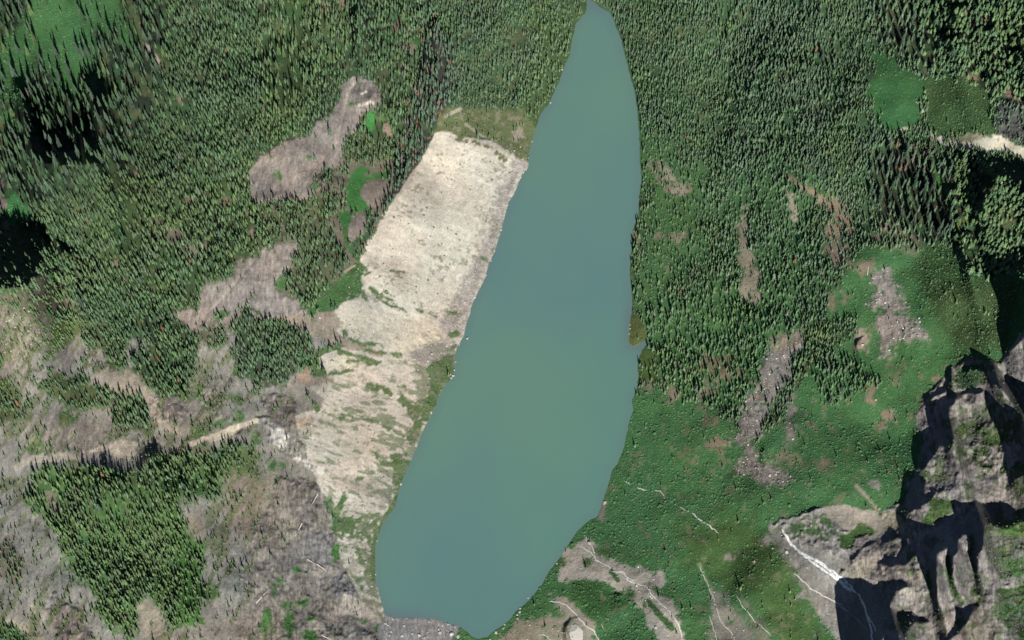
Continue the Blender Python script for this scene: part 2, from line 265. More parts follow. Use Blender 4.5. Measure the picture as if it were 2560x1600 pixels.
# green ribs crossing the slide
VG = (88, 112, 66)
for pts, wd in [([(862,832),(880,850),(905,862),(935,860),(955,868)], 11), ([(915,875),(960,882),(1000,888)], 9), ([(838,870),(870,885),(910,895),(940,908)], 9), ([(870,902),(905,902),(925,912),(950,905)], 7),
                ([(820,935),(850,932),(880,925)], 8), ([(795,880),(840,868),(850,880)], 14), ([(790,900),(785,935),(810,930)], 16), ([(790,1010),(795,1025)], 15), ([(805,1030),(850,1045)], 8),
                ([(848,1035),(880,1042)], 6), ([(895,1046),(945,1055)], 8), ([(960,1065),(990,1080),(1010,1090)], 8), ([(925,965),(940,970)], 18), ([(960,970),(975,985)], 12), ([(1010,965),(1022,975)], 9),
                ([(925,720),(945,735),(980,750)], 8), ([(905,730),(915,750)], 10), ([(945,745),(970,762),(1000,770),(1015,780)], 7), ([(960,730),(985,742)], 6), ([(1045,775),(1090,792)], 6), ([(1120,780),(1150,785)], 12),
                ([(900,660),(915,675)], 9), ([(910,690),(925,680)], 6), ([(975,678),(1010,680)], 6), ([(1128,838),(1140,832)], 16), ([(1120,875),(1140,865)], 9), ([(1000,1000),(1035,1030)], 10),
                ([(1070,1000),(1020,1010),(1010,1000)], 10), ([(935,1135),(960,1160),(985,1160)], 12), ([(980,1140),(1000,1150),(1015,1140)], 14), ([(890,1200),(905,1195)],8), ([(1205,645),(1215,650)], 8), ([(850,1050),(870,1035)],5)]:
    L(pts, wd, rag=4, fe=6, cover=.75, col=VG, shr=.5, rub=0)
P([(1060,920),(1120,885),(1135,890),(1132,935),(1110,965),(1090,1010),(1068,1055),(1050,1040),(1060,1000),(1075,970),(1070,940)], rag=5, fe=6, col=(70,104,50), shr=.8, rub=0)
P([(1000,1000),(1050,1010),(1060,1040),(1050,1080),(1035,1115),(1010,1100),(1030,1060)], rag=7, fe=7, cover=.7, col=(84,108,62), shr=.6)
P([(980,1130),(1025,1130),(1015,1170),(1000,1215),(985,1230),(985,1180)], rag=6, fe=6, cover=.65, col=(82,106,58), shr=.6)
L([(1020,1155),(1005,1195),(996,1235),(985,1265),(960,1300),(940,1345),(933,1400),(935,1450)], 17, rag=3, fe=5, col=(72,108,52), shr=.7, rub=0)
P([(805,1240),(825,1235),(838,1255),(835,1275),(860,1230),(868,1245),(850,1290),(880,1290),(890,1320),(850,1330),(830,1330),(828,1290),(815,1270)], rag=4, fe=4, col=(82,118,68), shr=.5)
P([(830,1320),(960,1270),(955,1310),(935,1350),(930,1420),(905,1400),(860,1350)], rag=5, fe=6, cover=.5, col=(86,114,66), shr=.5)
P([(832,1365),(845,1360),(852,1400),(838,1402)], rag=3, col=(70,120,58), shr=.5)
for (x, y) in [(905,1405),(918,1430),(895,1450),(905,1470)]: E(x, y, 9, 7, col=(78,112,58), shr=.5)
P([(860,1490),(930,1500),(960,1540),(955,1560),(900,1545),(830,1530)], rag=4, fe=6, col=(184,172,156), dens=0, rgh=1)
P([(955,1545),(1000,1500),(1150,1500),(1200,1560),(1250,1560),(1285,1590),(1300,1700),(940,1700),(945,1580)], rag=2, fe=3, col=(142,141,140), dens=0, rock=.8, rub=.3, rgh=1.2)
# north apex track etc
L([(780,778),(820,745),(860,700),(890,668)], 20, rag=5, fe=8, col=(70,110,58), dens=.05, shr=.7, bri=.3)
P([(788,780),(825,738),(866,692),(886,668),(905,668),(908,717),(899,744),(852,760),(825,778)], rag=4, fe=6, col=(70,110,58), dens=.02, shr=.7, bri=.2)
L([(862,680),(885,665)], 6, rag=2, col=(186,164,138))
# --- right bank
P([(1600,330),(1700,400),(1760,420),(1780,520),(1760,640),(1690,720),(1640,800),(1640,900),(1610,860),(1585,760),(1580,640),(1600,520)], rag=18, fe=60, col=(72,110,60), dens=.16, shr=.8, th=7.5, olv=.6)
for pts, wd in [([(1640,410),(1660,450),(1700,480)], 26), ([(1670,470),(1720,470)], 16), ([(1605,510),(1612,520)], 10), ([(1650,590),(1700,600),(1720,580)], 16), ([(1590,590),(1600,615)], 10), ([(1665,650),(1668,670)], 12), ([(1680,720),(1675,730)], 8), ([(1735,670),(1738,680)], 8)]:
    L(pts, wd, rag=9, fe=10, cover=.6, col=(138,124,96), dens=.2, shr=.3)
for pts, wd in [([(1866,528),(1858,560)], 16), ([(1855,575),(1862,620),(1875,650)], 30), ([(1862,650),(1880,670),(1876,712)], 36), ([(1864,716),(1885,745)], 36)]:
    L(pts, wd, rag=7, fe=6, cover=.85, col=(158,143,116), dens=.02, shr=.1)
P([(1780,-100),(2100,-100),(2100,300),(2000,420),(1900,500),(1820,430),(1800,200)], rag=30, fe=40, gry=.5, olv=.4, th=10.5)
P([(1780,500),(1960,400),(2060,480),(2050,560),(2080,700),(2040,860),(1990,760),(1900,760),(1820,650)], rag=20, fe=40, col=(64,104,60), dens=.55, th=9.5, gry=.4, shr=.5)
# south-east shrub slopes
P([(1545,990),(1680,960),(1820,1040),(1900,1100),(1960,1050),(2000,850),(2060,810),(2110,680),(2150,620),(2330,610),(2420,650),(2540,690),(9000,700),(9000,9000),(1200,9000),(1100,1640),(1200,1500),(1440,1280),(1500,1180),(1530,1000)], rag=12, fe=16, col=(66,116,64), dens=.012, shr=.85, th=6.5, olv=.6, gry=.1, bri=.1)
P([(1620,790),(1700,740),(1800,700),(1960,760),(2000,800),(1990,870),(1940,940),(1880,1010),(1840,1045),(1720,1010),(1650,960),(1620,900)], rag=22, fe=30, col=(66,110,60), dens=.42, th=10.5, shr=.55, olv=.6, gry=.2)
P([(1570,795),(1600,790),(1620,850),(1600,870),(1575,865)], rag=2, fe=3, col=(84,98,50), dens=.02, shr=.3)
P([(1600,880),(1650,860),(1640,960),(1600,950)], rag=4, fe=6, col=(76,100,46), dens=.1, shr=.3)
L([(1572,800),(1572,860),(1582,868),(1600,860)], 4, rag=1, fe=2, col=(120,124,76), shr=0)
P([(2040,880),(2110,885),(2170,920),(2205,970),(2190,990),(2150,960),(2110,1010),(2060,1010),(2030,940)], rag=10, fe=12, dens=.6, th=13, gry=.4)
P([(2000,860),(2060,800),(2140,790),(2130,850),(2050,900),(2000,960),(1935,1060),(1922,1060),(1960,980)], rag=5, fe=8, dens=.85, th=10, col=(40,64,44), shr=.4)
SCR = (140, 128, 118)
P([(1822,1105),(1840,1040),(1880,970),(1920,900),(1955,860),(2000,830),(2012,850),(1985,920),(1935,985),(1905,1050),(1880,1110),(1900,1150),(1960,1185),(2022,1215),(1900,1215),(1850,1190),(1828,1178),(1860,1150),(1850,1120)], rag=7, fe=6, col=SCR, dens=.01, shr=.05, rub=.5, rock=.8, rgh=1.2)
P([(1960,1000),(1990,980),(1998,1030),(1985,1060),(1975,1100),(1960,1070)], rag=5, fe=6, col=(134,124,112), shr=.05, rub=.2)
P([(2185,720),(2195,680),(2222,668),(2235,710),(2245,740),(2280,755),(2245,790),(2310,830),(2325,850),(2290,835),(2250,850),(2215,892),(2195,870),(2195,790),(2175,760)], rag=6, fe=5, col=(148,138,130), dens=.01, shr=.05, rub=.5, rock=.8, rgh=1.2)
P([(2138,850),(2150,835),(2175,825),(2168,850),(2160,872),(2140,875)], rag=3, fe=4, col=(150,134,116), shr=0, rock=.6, rgh=2)
P([(1752,905),(1770,885),(1800,900),(1850,880),(1845,930),(1800,945),(1770,935)], rag=8, cover=.6, col=(140,122,92), dens=.2, shr=.2)
for (x, y, rx, ry) in [(1680,985,12,14),(1622,965,14,7),(1765,980,12,8),(1960,860,24,14),(1780,1050,24,14),(1790,1110,20,14),(2218,1035,12,10),(2185,980,14,18),(2180,1000,10,10),(2005,1165,14,6),(1970,1150,20,6),(2060,1160,22,14),(2200,1065,14,6),(2240,955,8,6),(2110,750,6,16),(2080,760,5,10),(1890,960,12,8),(1900,990,14,8),(2460,720,20,16),(2500,750,16,8),(2160,670,6,14),(2175,655,8,6),(2100,640,18,16),(2075,620,10,8),(2200,590,24,12),(2290,600,10,30),(2255,540,20,30),(2320,665,14,10),(2020,570,8,5),(2430,900,14,6),(2340,948,8,6)]:
    E(x, y, rx, ry, rag=7, fe=7, cover=.75, col=(138,124,98), dens=.08, shr=.15)
L([(1975,443),(2005,468),(2035,485),(2070,515)], 14, rag=4, fe=8, col=(140,124,96), dens=.15, shr=.1)
P([(2062,545),(2062,510),(2090,500),(2130,528),(2140,570),(2135,610),(2110,600),(2080,600),(2060,582)], rag=6, fe=10, cover=.8, col=(144,128,100), dens=.25, th=9, shr=.1)
P([(2080,630),(2110,625),(2125,660),(2110,675),(2090,650)], rag=6, fe=7, cover=.75, col=(142,126,104), dens=.1)
P([(2190,540),(2250,530),(2330,560),(2320,610),(2240,620),(2180,590)], rag=12, fe=14, col=(112,108,80), dens=.45, th=16, gry=.5)
for pts, wd in [([(1866,528),(1858,560)], 16), ([(1855,575),(1862,620),(1875,650)], 28), ([(1862,650),(1880,670),(1876,712)], 34), ([(1864,716),(1885,745)], 34), ([(1665,430),(1700,475)], 24), ([(1975,480),(1990,560)], 10)]:
    L(pts, wd, rag=12, fe=12, cover=.7, col=(156,145,120), dens=.05, shr=.2); L([(x, y+14) for x, y in pts], wd+4, rag=8, fe=14, th=6)
# north-east
P([(2180,-60),(2420,-60),(2400,130),(2330,190),(2250,130),(2200,100)], rag=14, fe=20, th=20, gry=.5, dens=.75, col=(52,60,48))
P([(2300,-100),(9000,-100),(9000,250),(2560,300),(2480,230),(2400,190),(2340,140),(2300,60)], rag=10, fe=12, th=15, gry=0, olv=.45, dens=.82, col=(34,42,32), rgh=3)
P([(2188,128),(2232,132),(2242,172),(2290,186),(2312,200),(2385,180),(2330,212),(2305,240),(2312,300),(2290,330),(2230,335),(2195,315),(2192,270),(2168,230),(2185,190)], rag=6, fe=6, col=(58,112,60), dens=.01, shr=.45, bri=.4, gry=0)
P([(2310,205),(2400,186),(2470,235),(2490,275),(2487,335),(2380,345),(2310,325)], rag=6, fe=8, col=(62,90,46), dens=.03, shr=.95, olv=.8, gry=0, bri=0)
E(2440,190,20,10, rag=5, col=(134,118,88), dens=.1); E(2312,180,7,14, rag=3, col=(112,106,66), dens=0); L([(2520,230),(2550,262),(2580,290)], 22, rag=6, col=(140,112,88), dens=.1)
P([(2490,260),(2520,240),(2600,280),(2700,300),(2700,380),(2560,360),(2500,340),(2488,320)], rag=5, fe=5, col=(84,84,80), dens=.3, rock=1, rgh=5, gry=.8, th=9)
P([(2350,343),(2385,350),(2400,336),(2500,340),(2520,352),(2562,366),(2640,390),(2640,420),(2560,398),(2520,374),(2440,374),(2400,372),(2352,352)], rag=3, fe=3, col=(206,196,170), dens=0, shr=0, rgh=1)
P([(2375,345),(2400,336),(2470,342),(2440,350),(2400,356)], rag=3, fe=6, col=(150,142,92))
L([(2248,328),(2268,320)], 9, rag=2, col=(190,184,150)); L([(2288,316),(2300,326),(2320,330),(2335,345)], 9, rag=2, col=(196,190,158))
L([(2335,345),(2365,360),(2395,370)], 8, rag=2, col=(190,182,156))
P([(2190,385),(2250,372),(2345,392),(2395,420),(2375,470),(2380,590),(2330,620),(2230,560),(2190,500),(2180,400)], rag=8, fe=14, th=25, dens=.72, gry=.75, olv=.2, col=(50,54,44))
E(2300,350,22,14, rag=4, col=(54,96,46), dens=.05, shr=.5); L([(2335,410),(2345,450),(2355,470)], 12, rag=3, col=(66,116,46), dens=0, shr=.4, bri=.5)
P([(2380,385),(2450,395),(2520,450),(9000,460),(9000,650),(2560,655),(2480,700),(2410,690),(2385,600),(2375,500)], rag=6, fe=8, th=15, dens=.85, gry=.05, olv=.5, col=(32,40,32), rgh=3)
L([(2380,590),(2400,560),(2430,545)], 12, rag=3, col=(92,102,54), dens=.1); L([(2500,660),(2515,655),(2535,640)], 10, rag=3, col=(120,114,74), dens=.1)
P([(2310,620),(2400,590),(2410,700),(2540,690),(2550,760),(2500,860),(2330,800),(2290,700)], rag=10, fe=14, col=(58,90,44), dens=.05, shr=.95, olv=.8)
P([(2320,720),(2460,700),(2530,740),(2500,860),(2420,880),(2340,830)], rag=12, fe=20, shr=1, col=(60,84,44))
# --- south-east crags
RK = (160, 153, 144)
P([(2287,1043),(2310,1000),(2340,965),(2380,920),(2425,900),(2500,905),(2520,880),(2560,830),(9000,830),(9000,9000),(2105,9000),(2110,1560),(2020,1440),(1930,1318),(1950,1300),(2060,1268),(2110,1262),(2200,1282),(2262,1250),(2285,1180),(2300,1150),(2310,1110)], rag=4, fe=4, col=RK, dens=0, shr=.05, rock=1, rgh=3.6, bri=0)
P([(2395,920),(2460,905),(2470,950),(2440,972),(2400,975),(2385,950)], rag=5, fe=4, col=(62,92,60), shr=.9, rgh=2)
P([(2380,1080),(2400,1045),(2440,1045),(2460,1090),(2500,1060),(2545,1040),(2548,1090),(2500,1115),(2430,1110),(2395,1105)], rag=6, fe=6, cover=.75, col=(74,100,50), shr=.8, rgh=3)
P([(2375,1110),(2420,1110),(2500,1130),(2520,1200),(2540,1160),(2590,1150),(2590,1250),(2500,1220),(2400,1150)], rag=8, fe=6, cover=.45, col=(72,94,52), shr=.7)
P([(2468,1312),(2560,1302),(2640,1310),(2640,1440),(2560,1440),(2500,1445),(2468,1400)], rag=5, fe=5, cover=.9, col=(76,112,50), shr=.7, rgh=2.5)
P([(2322,1240),(2385,1250),(2390,1270),(2360,1295),(2320,1318),(2308,1300),(2325,1270)], rag=4, fe=4, col=(80,108,56), shr=.6, rgh=2)
P([(2485,1475),(2560,1470),(2640,1480),(2640,1640),(2535,1600),(2500,1540),(2485,1500)], rag=5, fe=5, cover=.85, col=(66,100,50), shr=.75, rgh=3)
L([(2370,1395),(2372,1440),(2385,1480),(2405,1505)], 15, rag=3, col=(70,102,54), shr=.7, rgh=2); L([(2430,1340),(2432,1370)], 14, rag=3, col=(72,96,60), shr=.5)
L([(2318,1430),(2325,1465)], 14, rag=3, col=(62,98,50), shr=.7)
P([(2460,1440),(2490,1450),(2470,1500),(2430,1520),(2420,1480)], rag=6, cover=.6, col=(96,108,72), shr=.5)
P([(2060,1268),(2110,1262),(2190,1278),(2215,1300),(2222,1338),(2200,1345),(2120,1330),(2060,1295)], rag=3, fe=8, col=(168,157,138), rgh=1, rock=.3)
P([(2125,1330),(2150,1310),(2200,1330),(2140,1345),(2130,1375),(2100,1370),(2095,1345)], rag=5, fe=5, col=(74,106,52), shr=.6, rgh=.6)
P([(2205,1280),(2240,1278),(2262,1300),(2266,1345),(2235,1325),(2222,1338),(2200,1300)], rag=2, fe=4, col=(170,160,130), rgh=2)
P([(1925,1312),(1965,1345),(2060,1370),(2110,1400),(2140,1450),(2135,1500),(2118,1640),(2060,1560),(2000,1460),(1950,1380),(1930,1340)], rag=4, fe=5, col=(162,158,146), shr=.03, rgh=.8, rock=.5)
P([(1940,1330),(1990,1370),(2050,1450),(2110,1510),(2115,1600),(2060,1550),(1990,1450),(1945,1380)], rag=4, fe=12, col=(146,140,130), rgh=.8, rub=.15)
P([(1990,1300),(2060,1290),(2100,1330),(2060,1350),(1990,1340),(1960,1320)], rag=8, fe=8, cover=.6, col=(82,110,68), shr=.4, rgh=.8)
P([(2228,1500),(2262,1472),(2300,1475),(2345,1505),(2325,1550),(2280,1530),(2245,1540)], rag=4, fe=4, col=(180,172,154), rgh=3.5)
P([(2270,1580),(2330,1555),(2400,1540),(2370,1600),(2300,1640),(2265,1640)], rag=4, fe=5, col=(164,158,146), rgh=2.5)
P([(2400,1590),(2440,1515),(2480,1530),(2530,1610),(2500,1700),(2360,1700)], rag=5, fe=6, col=(150,142,126), rgh=2.5)
P([(2195,1410),(2240,1415),(2300,1390),(2320,1430),(2310,1460),(2210,1475),(2170,1460)], rag=4, fe=5, col=(158,148,134), rgh=3.5)
P([(2150,1435),(2200,1405),(2205,1440),(2180,1450)], rag=4, col=(128,118,118), rgh=4); P([(2140,1345),(2200,1335),(2240,1350),(2270,1360),(2250,1390),(2150,1400),(2100,1440),(2135,1370)], rag=4, fe=5, col=(142,132,126), rgh=3.5)
P([(2100,1415),(2200,1390),(2180,1440),(2140,1460)], rag=4, fe=10, col=(168,158,136), rgh=1.5)
# streams' gravel aprons, south bank
P([(1408,1378),(1440,1360),(1465,1340),(1492,1372),(1520,1400),(1560,1410),(1655,1430),(1662,1465),(1640,1475),(1672,1492),(1700,1560),(1715,1620),(1660,1620),(1580,1500),(1540,1475),(1500,1452),(1450,1445),(1402,1425)], rag=5, fe=5, cover=.88, col=(170,161,144), shr=.02, rgh=.8, rub=.1)
P([(1400,1425),(1440,1405),(1490,1430),(1540,1470),(1500,1455),(1420,1450),(1390,1455)], rag=3, fe=5, col=(184,176,160), shr=0)
P([(1360,1480),(1400,1485),(1440,1515),(1480,1560),(1500,1620),(1460,1620),(1420,1540),(1390,1505)], rag=5, fe=6, cover=.8, col=(158,150,130), shr=.03)
P([(1250,1600),(1300,1550),(1360,1545),(1400,1540),(1450,1560),(1470,1640),(1240,1640)], rag=6, fe=7, cover=.8, col=(146,140,116), shr=.1, rub=.15)
P([(1440,1450),(1490,1450),(1540,1480),(1585,1505),(1560,1530),(1480,1540),(1430,1490)], rag=5, col=(50,94,44), shr=1); L([(1530,1430),(1545,1450)], 12, rag=3, col=(56,94,50), shr=.7)
E(1575,1485,16,18, rag=4, col=(50,92,48), shr=1); L([(1620,1500),(1650,1540),(1680,1570)], 14, rag=4, col=(62,98,50), shr=.7)
for (x, y, rx, ry) in [(1466,1405,10,8),(1400,1405,14,10),(1545,1500,14,4),(1512,1380,24,8),(1580,1395,30,7)]: E(x, y, rx, ry, rag=4, col=(64,98,52), shr=.6)
P([(1782,1475),(1830,1500),(1870,1560),(1920,1640),(1790,1640),(1775,1540)], rag=8, fe=14, cover=.85, col=(132,130,116), shr=.15, rub=.15)
P([(1840,1460),(1870,1500),(1930,1580),(1950,1640),(1900,1640),(1870,1540)], rag=6, fe=10, cover=.75, col=(128,130,110), shr=.15)
P([(1700,1320),(1860,1300),(1960,1400),(2060,1600),(1960,1640),(1880,1500),(1780,1440),(1720,1420)], rag=14, fe=30, col=(72,104,50), shr=.6, olv=.9)
L([(1748,1410),(1765,1450),(1780,1480)], 8, rag=2, fe=6, col=(128,138,104), cover=.8)
L([(2140,1215),(2165,1240),(2195,1275)], 10, rag=3, fe=6, col=(150,142,116), shr=.1)
for (x, y, rx, ry) in [(1998,1365,6,5),(2000,1490,16,12),(2045,1530,6,8),(2035,1588,6,8),(1886,1407,5,5),(1830,1390,16,7),(1920,1350,14,8),(2185,1210,12,8),(2270,1210,7,10)]: E(x, y, rx, ry, rag=5, fe=5, cover=.8, col=(150,144,128), shr=.1)
P([(1505,1265),(1520,1230),(1512,1300),(1495,1300)], rag=1, fe=3, col=(128,118,108), shr=0)
fo = (DENS > .6)*(SHR < .6); fm = fo*sstep(.05, .4, fbm(PX/32, PY/28, 4, 97)); COL[:] = COL*(1-.6*fm[..., None])+alb((100, 106, 74))*.6*fm[..., None]
fm = fo*sstep(.1, .4, fbm(PX/30, PY/30, 4, 98)); COL[:] = COL*(1-.7*fm[..., None])+alb((66, 104, 60))*.7*fm[..., None]
cr = (RGH > 2)*sstep(2180, 2240, PX)*sstep(860, 900, PY); tf = cr*sstep(.05, .3, fbm(PX/24, PY/34, 4, 101)-.03)*.8
COL[:] = COL*(1-tf[..., None])+alb((84, 104, 64))*tf[..., None]; SHR[:] = np.maximum(SHR, tf*.45)
pu = cr*sstep(0, .35, fbm(PX/40, PY/30, 4, 102))*.6; COL[:] = COL*(1-pu[..., None])+alb((128, 118, 120))*pu[..., None]
# streaks and faint growth on the pale slide; green-brown mosaic of the lower left country
U = PX*.94+PY*.34; Vv = -PX*.34+PY*.94
slide = sstep(-4, 4, segdist(PX, PY, [(850,760),(905,655),(918,620),(960,540),(1050,400),(1090,325),(1200,345),(1330,360),(1330,440),(1180,800),(1010,1220),(960,1330),(965,1560),(900,1500),(850,1400),(840,1300),(790,1200),(740,1060),(735,1040),(800,1020),(830,960),(790,900),(820,880),(870,860),(820,800)]))
stk = fbm(U/70, Vv/5, 4, 61, .6); COL *= (1+slide*(.17*stk+.05*fbm(U/30, Vv/9, 3, 62)))[..., None]
spk = slide*sstep(.18, .42, fbm(U/10, Vv/6, 3, 63))*sstep(-.05, .3, fbm(U/60, Vv/30, 2, 64)+.12*sstep(1050, 1230, PX+(PY-500)*.3))*.75
COL[:] = COL*(1-spk[..., None])+alb((140, 140, 112))*spk[..., None]
low = slide*sstep(800, 960, PY)*sstep(.10, .34, fbm(U/26, Vv/11, 4, 99)-.05+.25*sstep(130, 20, DL)); COL[:] = COL*(1-.75*low[..., None])+alb((98, 116, 80))*.75*low[..., None]; SHR[:] = np.maximum(SHR, low*.35)
foot = slide*sstep(95, 25, DL)*sstep(0, .3, fbm(PX/8, PY/8, 3, 65)); COL[:] = COL*(1-.45*foot[..., None])+alb((120, 116, 106))*.45*foot[..., None]
opn = sstep(0, 30, segdist(PX, PY, [(-900,740),(150,760),(480,900),(620,820),(760,800),(740,960),(860,1250),(950,1560),(950,2400),(-900,2400)]))*(DENS < .3)
mos = opn*sstep(.02, .22, fbm((PX*.5-PY*.86)/60, (PX*.86+PY*.5)/17, 4, 67)+.25*N100-.05)*.7*(1-.75*sstep(560, 700, PX)*sstep(980, 1150, PY))
COL[:] = COL*(1-mos[..., None])+alb((98, 106, 72))*mos[..., None]; SHR[:] = np.maximum(SHR, mos*.35); DENS[:] = np.maximum(DENS, mos*.3)
U2 = PX*.5-PY*.86; V2 = PX*.86+PY*.5
opr = (sstep(0, 20, segdist(PX, PY, [(-900,740),(150,760),(480,760),(700,560),(1000,500),(840,800),(760,860),(740,960),(860,1250),(950,1560),(950,2400),(-900,2400)]))*(DENS < .3)*(SHR < .3)+sstep(-5,5,segdist(PX,PY,[(620,505),(640,380),(860,180),(960,220),(900,500)]))*(DENS<.3))
ln = opr*sstep(.42, .7, ridged((U2+N30*14)/46, (V2+N30*14)/7, 3, 91)); dk = opr*sstep(.42, .72, ridged((U2+N30*18)/40, (V2+N30*18)/8, 3, 95))
COL *= (1+.17*ln-.16*dk)[..., None]; H_LN = dk
lt = opn*sstep(.25, .5, fbm(PX/18+PY/30, PY/40, 4, 68)); COL[:] = COL*(1-.4*lt[..., None])+alb((178, 168, 146))*.4*lt[..., None]
gnz = fbm(PX/20, PY/20, 4, 69)*(PX > 1500)*(PY > 900)*(SHR > .5); tp = sstep(.30, .5, gnz+.1*N100)*.6; COL[:] = COL*(1-tp[..., None])+alb((126, 124, 88))*tp[..., None]; SHR[:] = SHR*(1-.6*tp)
L([(40,1168),(80,1152),(130,1146),(180,1142),(240,1140),(270,1128),(300,1118),(336,1112)], 16, rag=3, fe=5, col=(176,164,144), dens=0, shr=0)
P([(255,1118),(300,1098),(340,1108),(336,1130),(318,1150),(300,1148),(280,1138)], rag=3, fe=5, col=(206,192,168), dens=0, shr=0)
L([(480,1110),(520,1094),(560,1080),(600,1065),(640,1052)], 13, rag=2, fe=4, col=(208,198,174), dens=0, shr=0)
L([(236,950),(290,952),(340,958),(372,985),(385,1030),(420,1065),(450,1080)], 26, rag=7, fe=12, col=(160,150,132), dens=.02, shr=.05, cover=.85)
for x, y in [(704,1100),(745,1150),(770,1160),(800,1172),(690,1080)]: E(x, y, 13, 10, rag=5, fe=4, col=(206,202,192), dens=0)
# tonal variety of the soils and stands
COL *= (1+.14*N30[..., None]+.09*N8[..., None])
COL *= 1+np.stack([N100*.10, 0*N100, -N100*.06], -1)

# ------------------------------------------------------------------ relief
hw = np.interp(DL, [-9e3,-60,0,6,40,260,420,1300,7000], [-8,-8,-.15,1.2,9,62,80,150,900])
he = np.interp(DL, [-9e3,-60,0,6,40,300,700,1200,7000], [-8,-8,-.15,1.0,6,42,95,180,1000])
wm = sstep(1350, 1550, PX+(PY-800)*.45)
H = hw*(1-wm)+he*wm
land = sstep(2, 90, DL); 
H += land*(fbm(PX/330, PY/330, 3, 5)*26+fbm(PX/120, PY/120, 3, 6)*7)*sstep(0, 220, DL)
H *= 1-.75*sstep(930, 965, PX)*sstep(1300, 1240, PX)*sstep(1500, 1540, PY)*sstep(1700, 1640, PY)*(DL > 0)
H += sstep(1, 12, DL)*(N8*.35+NF*.18)
# north-facing drops that lie in their own shade
SHADE = [
 [(52,330),(110,345),(160,335),(195,300),(230,300),(245,330),(240,400),(270,410),(150,415),(70,400),(55,370)],
 [(198,185),(262,195),(262,230),(245,330),(225,300),(230,240),(205,225)],
 [(92,255),(110,270),(130,255),(128,290),(118,300),(95,280)], [(150,225),(180,235),(175,255),(150,245)], [(30,195),(45,200),(62,250),(62,320),(45,300),(30,240)],
 [(-90,565),(0,560),(50,570),(90,560),(110,590),(135,610),(110,645),(100,690),(60,720),(0,725),(-90,730)],
 [(130,585),(165,622),(192,612),(185,635),(150,638)],
 [(352,1141),(362,1120),(384,1108),(397,1110),(389,1138),(370,1146),(350,1162),(340,1172)],
 [(2350,78),(2400,70),(2402,96),(2370,106)], [(2430,60),(2480,62),(2500,75),(2440,78)], [(2540,130),(2600,140),(2600,165),(2545,158)], [(2370,20),(2400,5),(2420,12),(2385,40)],
 [(2447,408),(2462,392),(2500,404),(2560,425),(2640,430),(2640,500),(2560,490),(2530,465),(2500,450),(2465,480),(2455,535),(2440,532),(2435,480),(2450,430)],
 [(2350,465),(2385,458),(2390,475),(2365,480)], [(2395,580),(2430,575),(2435,590),(2400,595)], [(2400,630),(2425,650),(2430,670),(2410,660)],
 [(2536,643),(2640,630),(2640,700),(2530,692),(2518,672)],
 [(2544,733),(2560,725),(2640,720),(2640,840),(2560,842),(2530,872),(2510,880),(2520,895),(2508,860),(2520,820),(2535,790)],
 [(2428,905),(2454,891),(2481,898),(2493,918),(2502,942),(2536,966),(2541,985),(2570,998),(2640,1000),(2640,1095),(2536,1095),(2550,1064),(2547,1030),(2515,990),(2480,955),(2465,930),(2430,925),(2415,935),(2405,925)],
 [(2287,1043),(2300,1020),(2330,985),(2366,962),(2375,915),(2382,915),(2382,945),(2365,978),(2340,988),(2310,1012)],
 [(2311,1117),(2333,1086),(2354,1054),(2349,1025),(2364,996),(2386,982),(2423,975),(2460,972),(2460,980),(2417,985),(2391,1001),(2375,1020),(2375,1038),(2391,1099),(2370,1125),(2354,1110),(2333,1139),(2309,1172),(2290,1172),(2285,1154),(2306,1136)],
 [(2282,1195),(2317,1200),(2308,1240),(2343,1226),(2327,1250),(2301,1265),(2272,1279),(2240,1279),(2261,1253),(2277,1226)],
 [(2436,1249),(2462,1261),(2536,1271),(2560,1290),(2640,1290),(2640,1310),(2560,1303),(2518,1322),(2486,1316),(2468,1311),(2460,1369),(2445,1383),(2446,1430),(2438,1430),(2436,1372),(2438,1343),(2412,1338),(2394,1348),(2399,1369),(2384,1390),(2384,1438),(2373,1438),(2375,1369),(2367,1369),(2345,1385),(2345,1438),(2346,1504),(2336,1486),(2325,1425),(2314,1377),(2264,1409),(2230,1416),(2195,1411),(2195,1401),(2248,1396),(2277,1369),(2304,1364),(2309,1338),(2343,1314),(2370,1298),(2409,1298),(2423,1279)],
 [(2235,1326),(2269,1352),(2245,1348),(2215,1356),(2200,1353),(2222,1340)], [(2262,1282),(2268,1282),(2270,1350),(2262,1350)],
 [(2128,1395),(2150,1370),(2178,1352),(2200,1350),(2160,1368),(2135,1398)],
 [(2142,1466),(2192,1475),(2206,1487),(2214,1465),(2264,1454),(2275,1458),(2243,1478),(2232,1496),(2227,1517),(2245,1544),(2248,1531),(2277,1532),(2325,1552),(2317,1559),(2290,1557),(2267,1578),(2267,1640),(2200,1640),(2224,1580),(2205,1600),(2190,1660),(2116,1660),(2118,1600),(2124,1544),(2132,1504)],
 [(2428,1507),(2449,1512),(2417,1557),(2383,1592),(2357,1607),(2394,1565),(2402,1536)],
 [(2525,1180),(2560,1120),(2640,1110),(2640,1200),(2560,1190),(2530,1200)],
 [(878,-20),(898,-20),(894,60),(889,125),(884,110),(880,50)], [(1074,66),(1092,46),(1088,80),(1079,98)], [(1060,100),(1068,150),(1058,178),(1056,140)],
 [(1409,1560),(1425,1545),(1448,1542),(1430,1550),(1418,1570),(1416,1592),(1410,1575)], [(1534,1486),(1550,1482),(1552,1490),(1540,1492)], [(2138,862),(2140,848),(2160,842),(2148,852),(2142,866)],
 [(1904,1135),(1907,1110),(1912,1120),(1905,1140)], [(350,770),(356,778),(352,800)], [(590,1085),(610,1068),(598,1090)],
]
RLEN = 95.0
smask = np.zeros(SH)
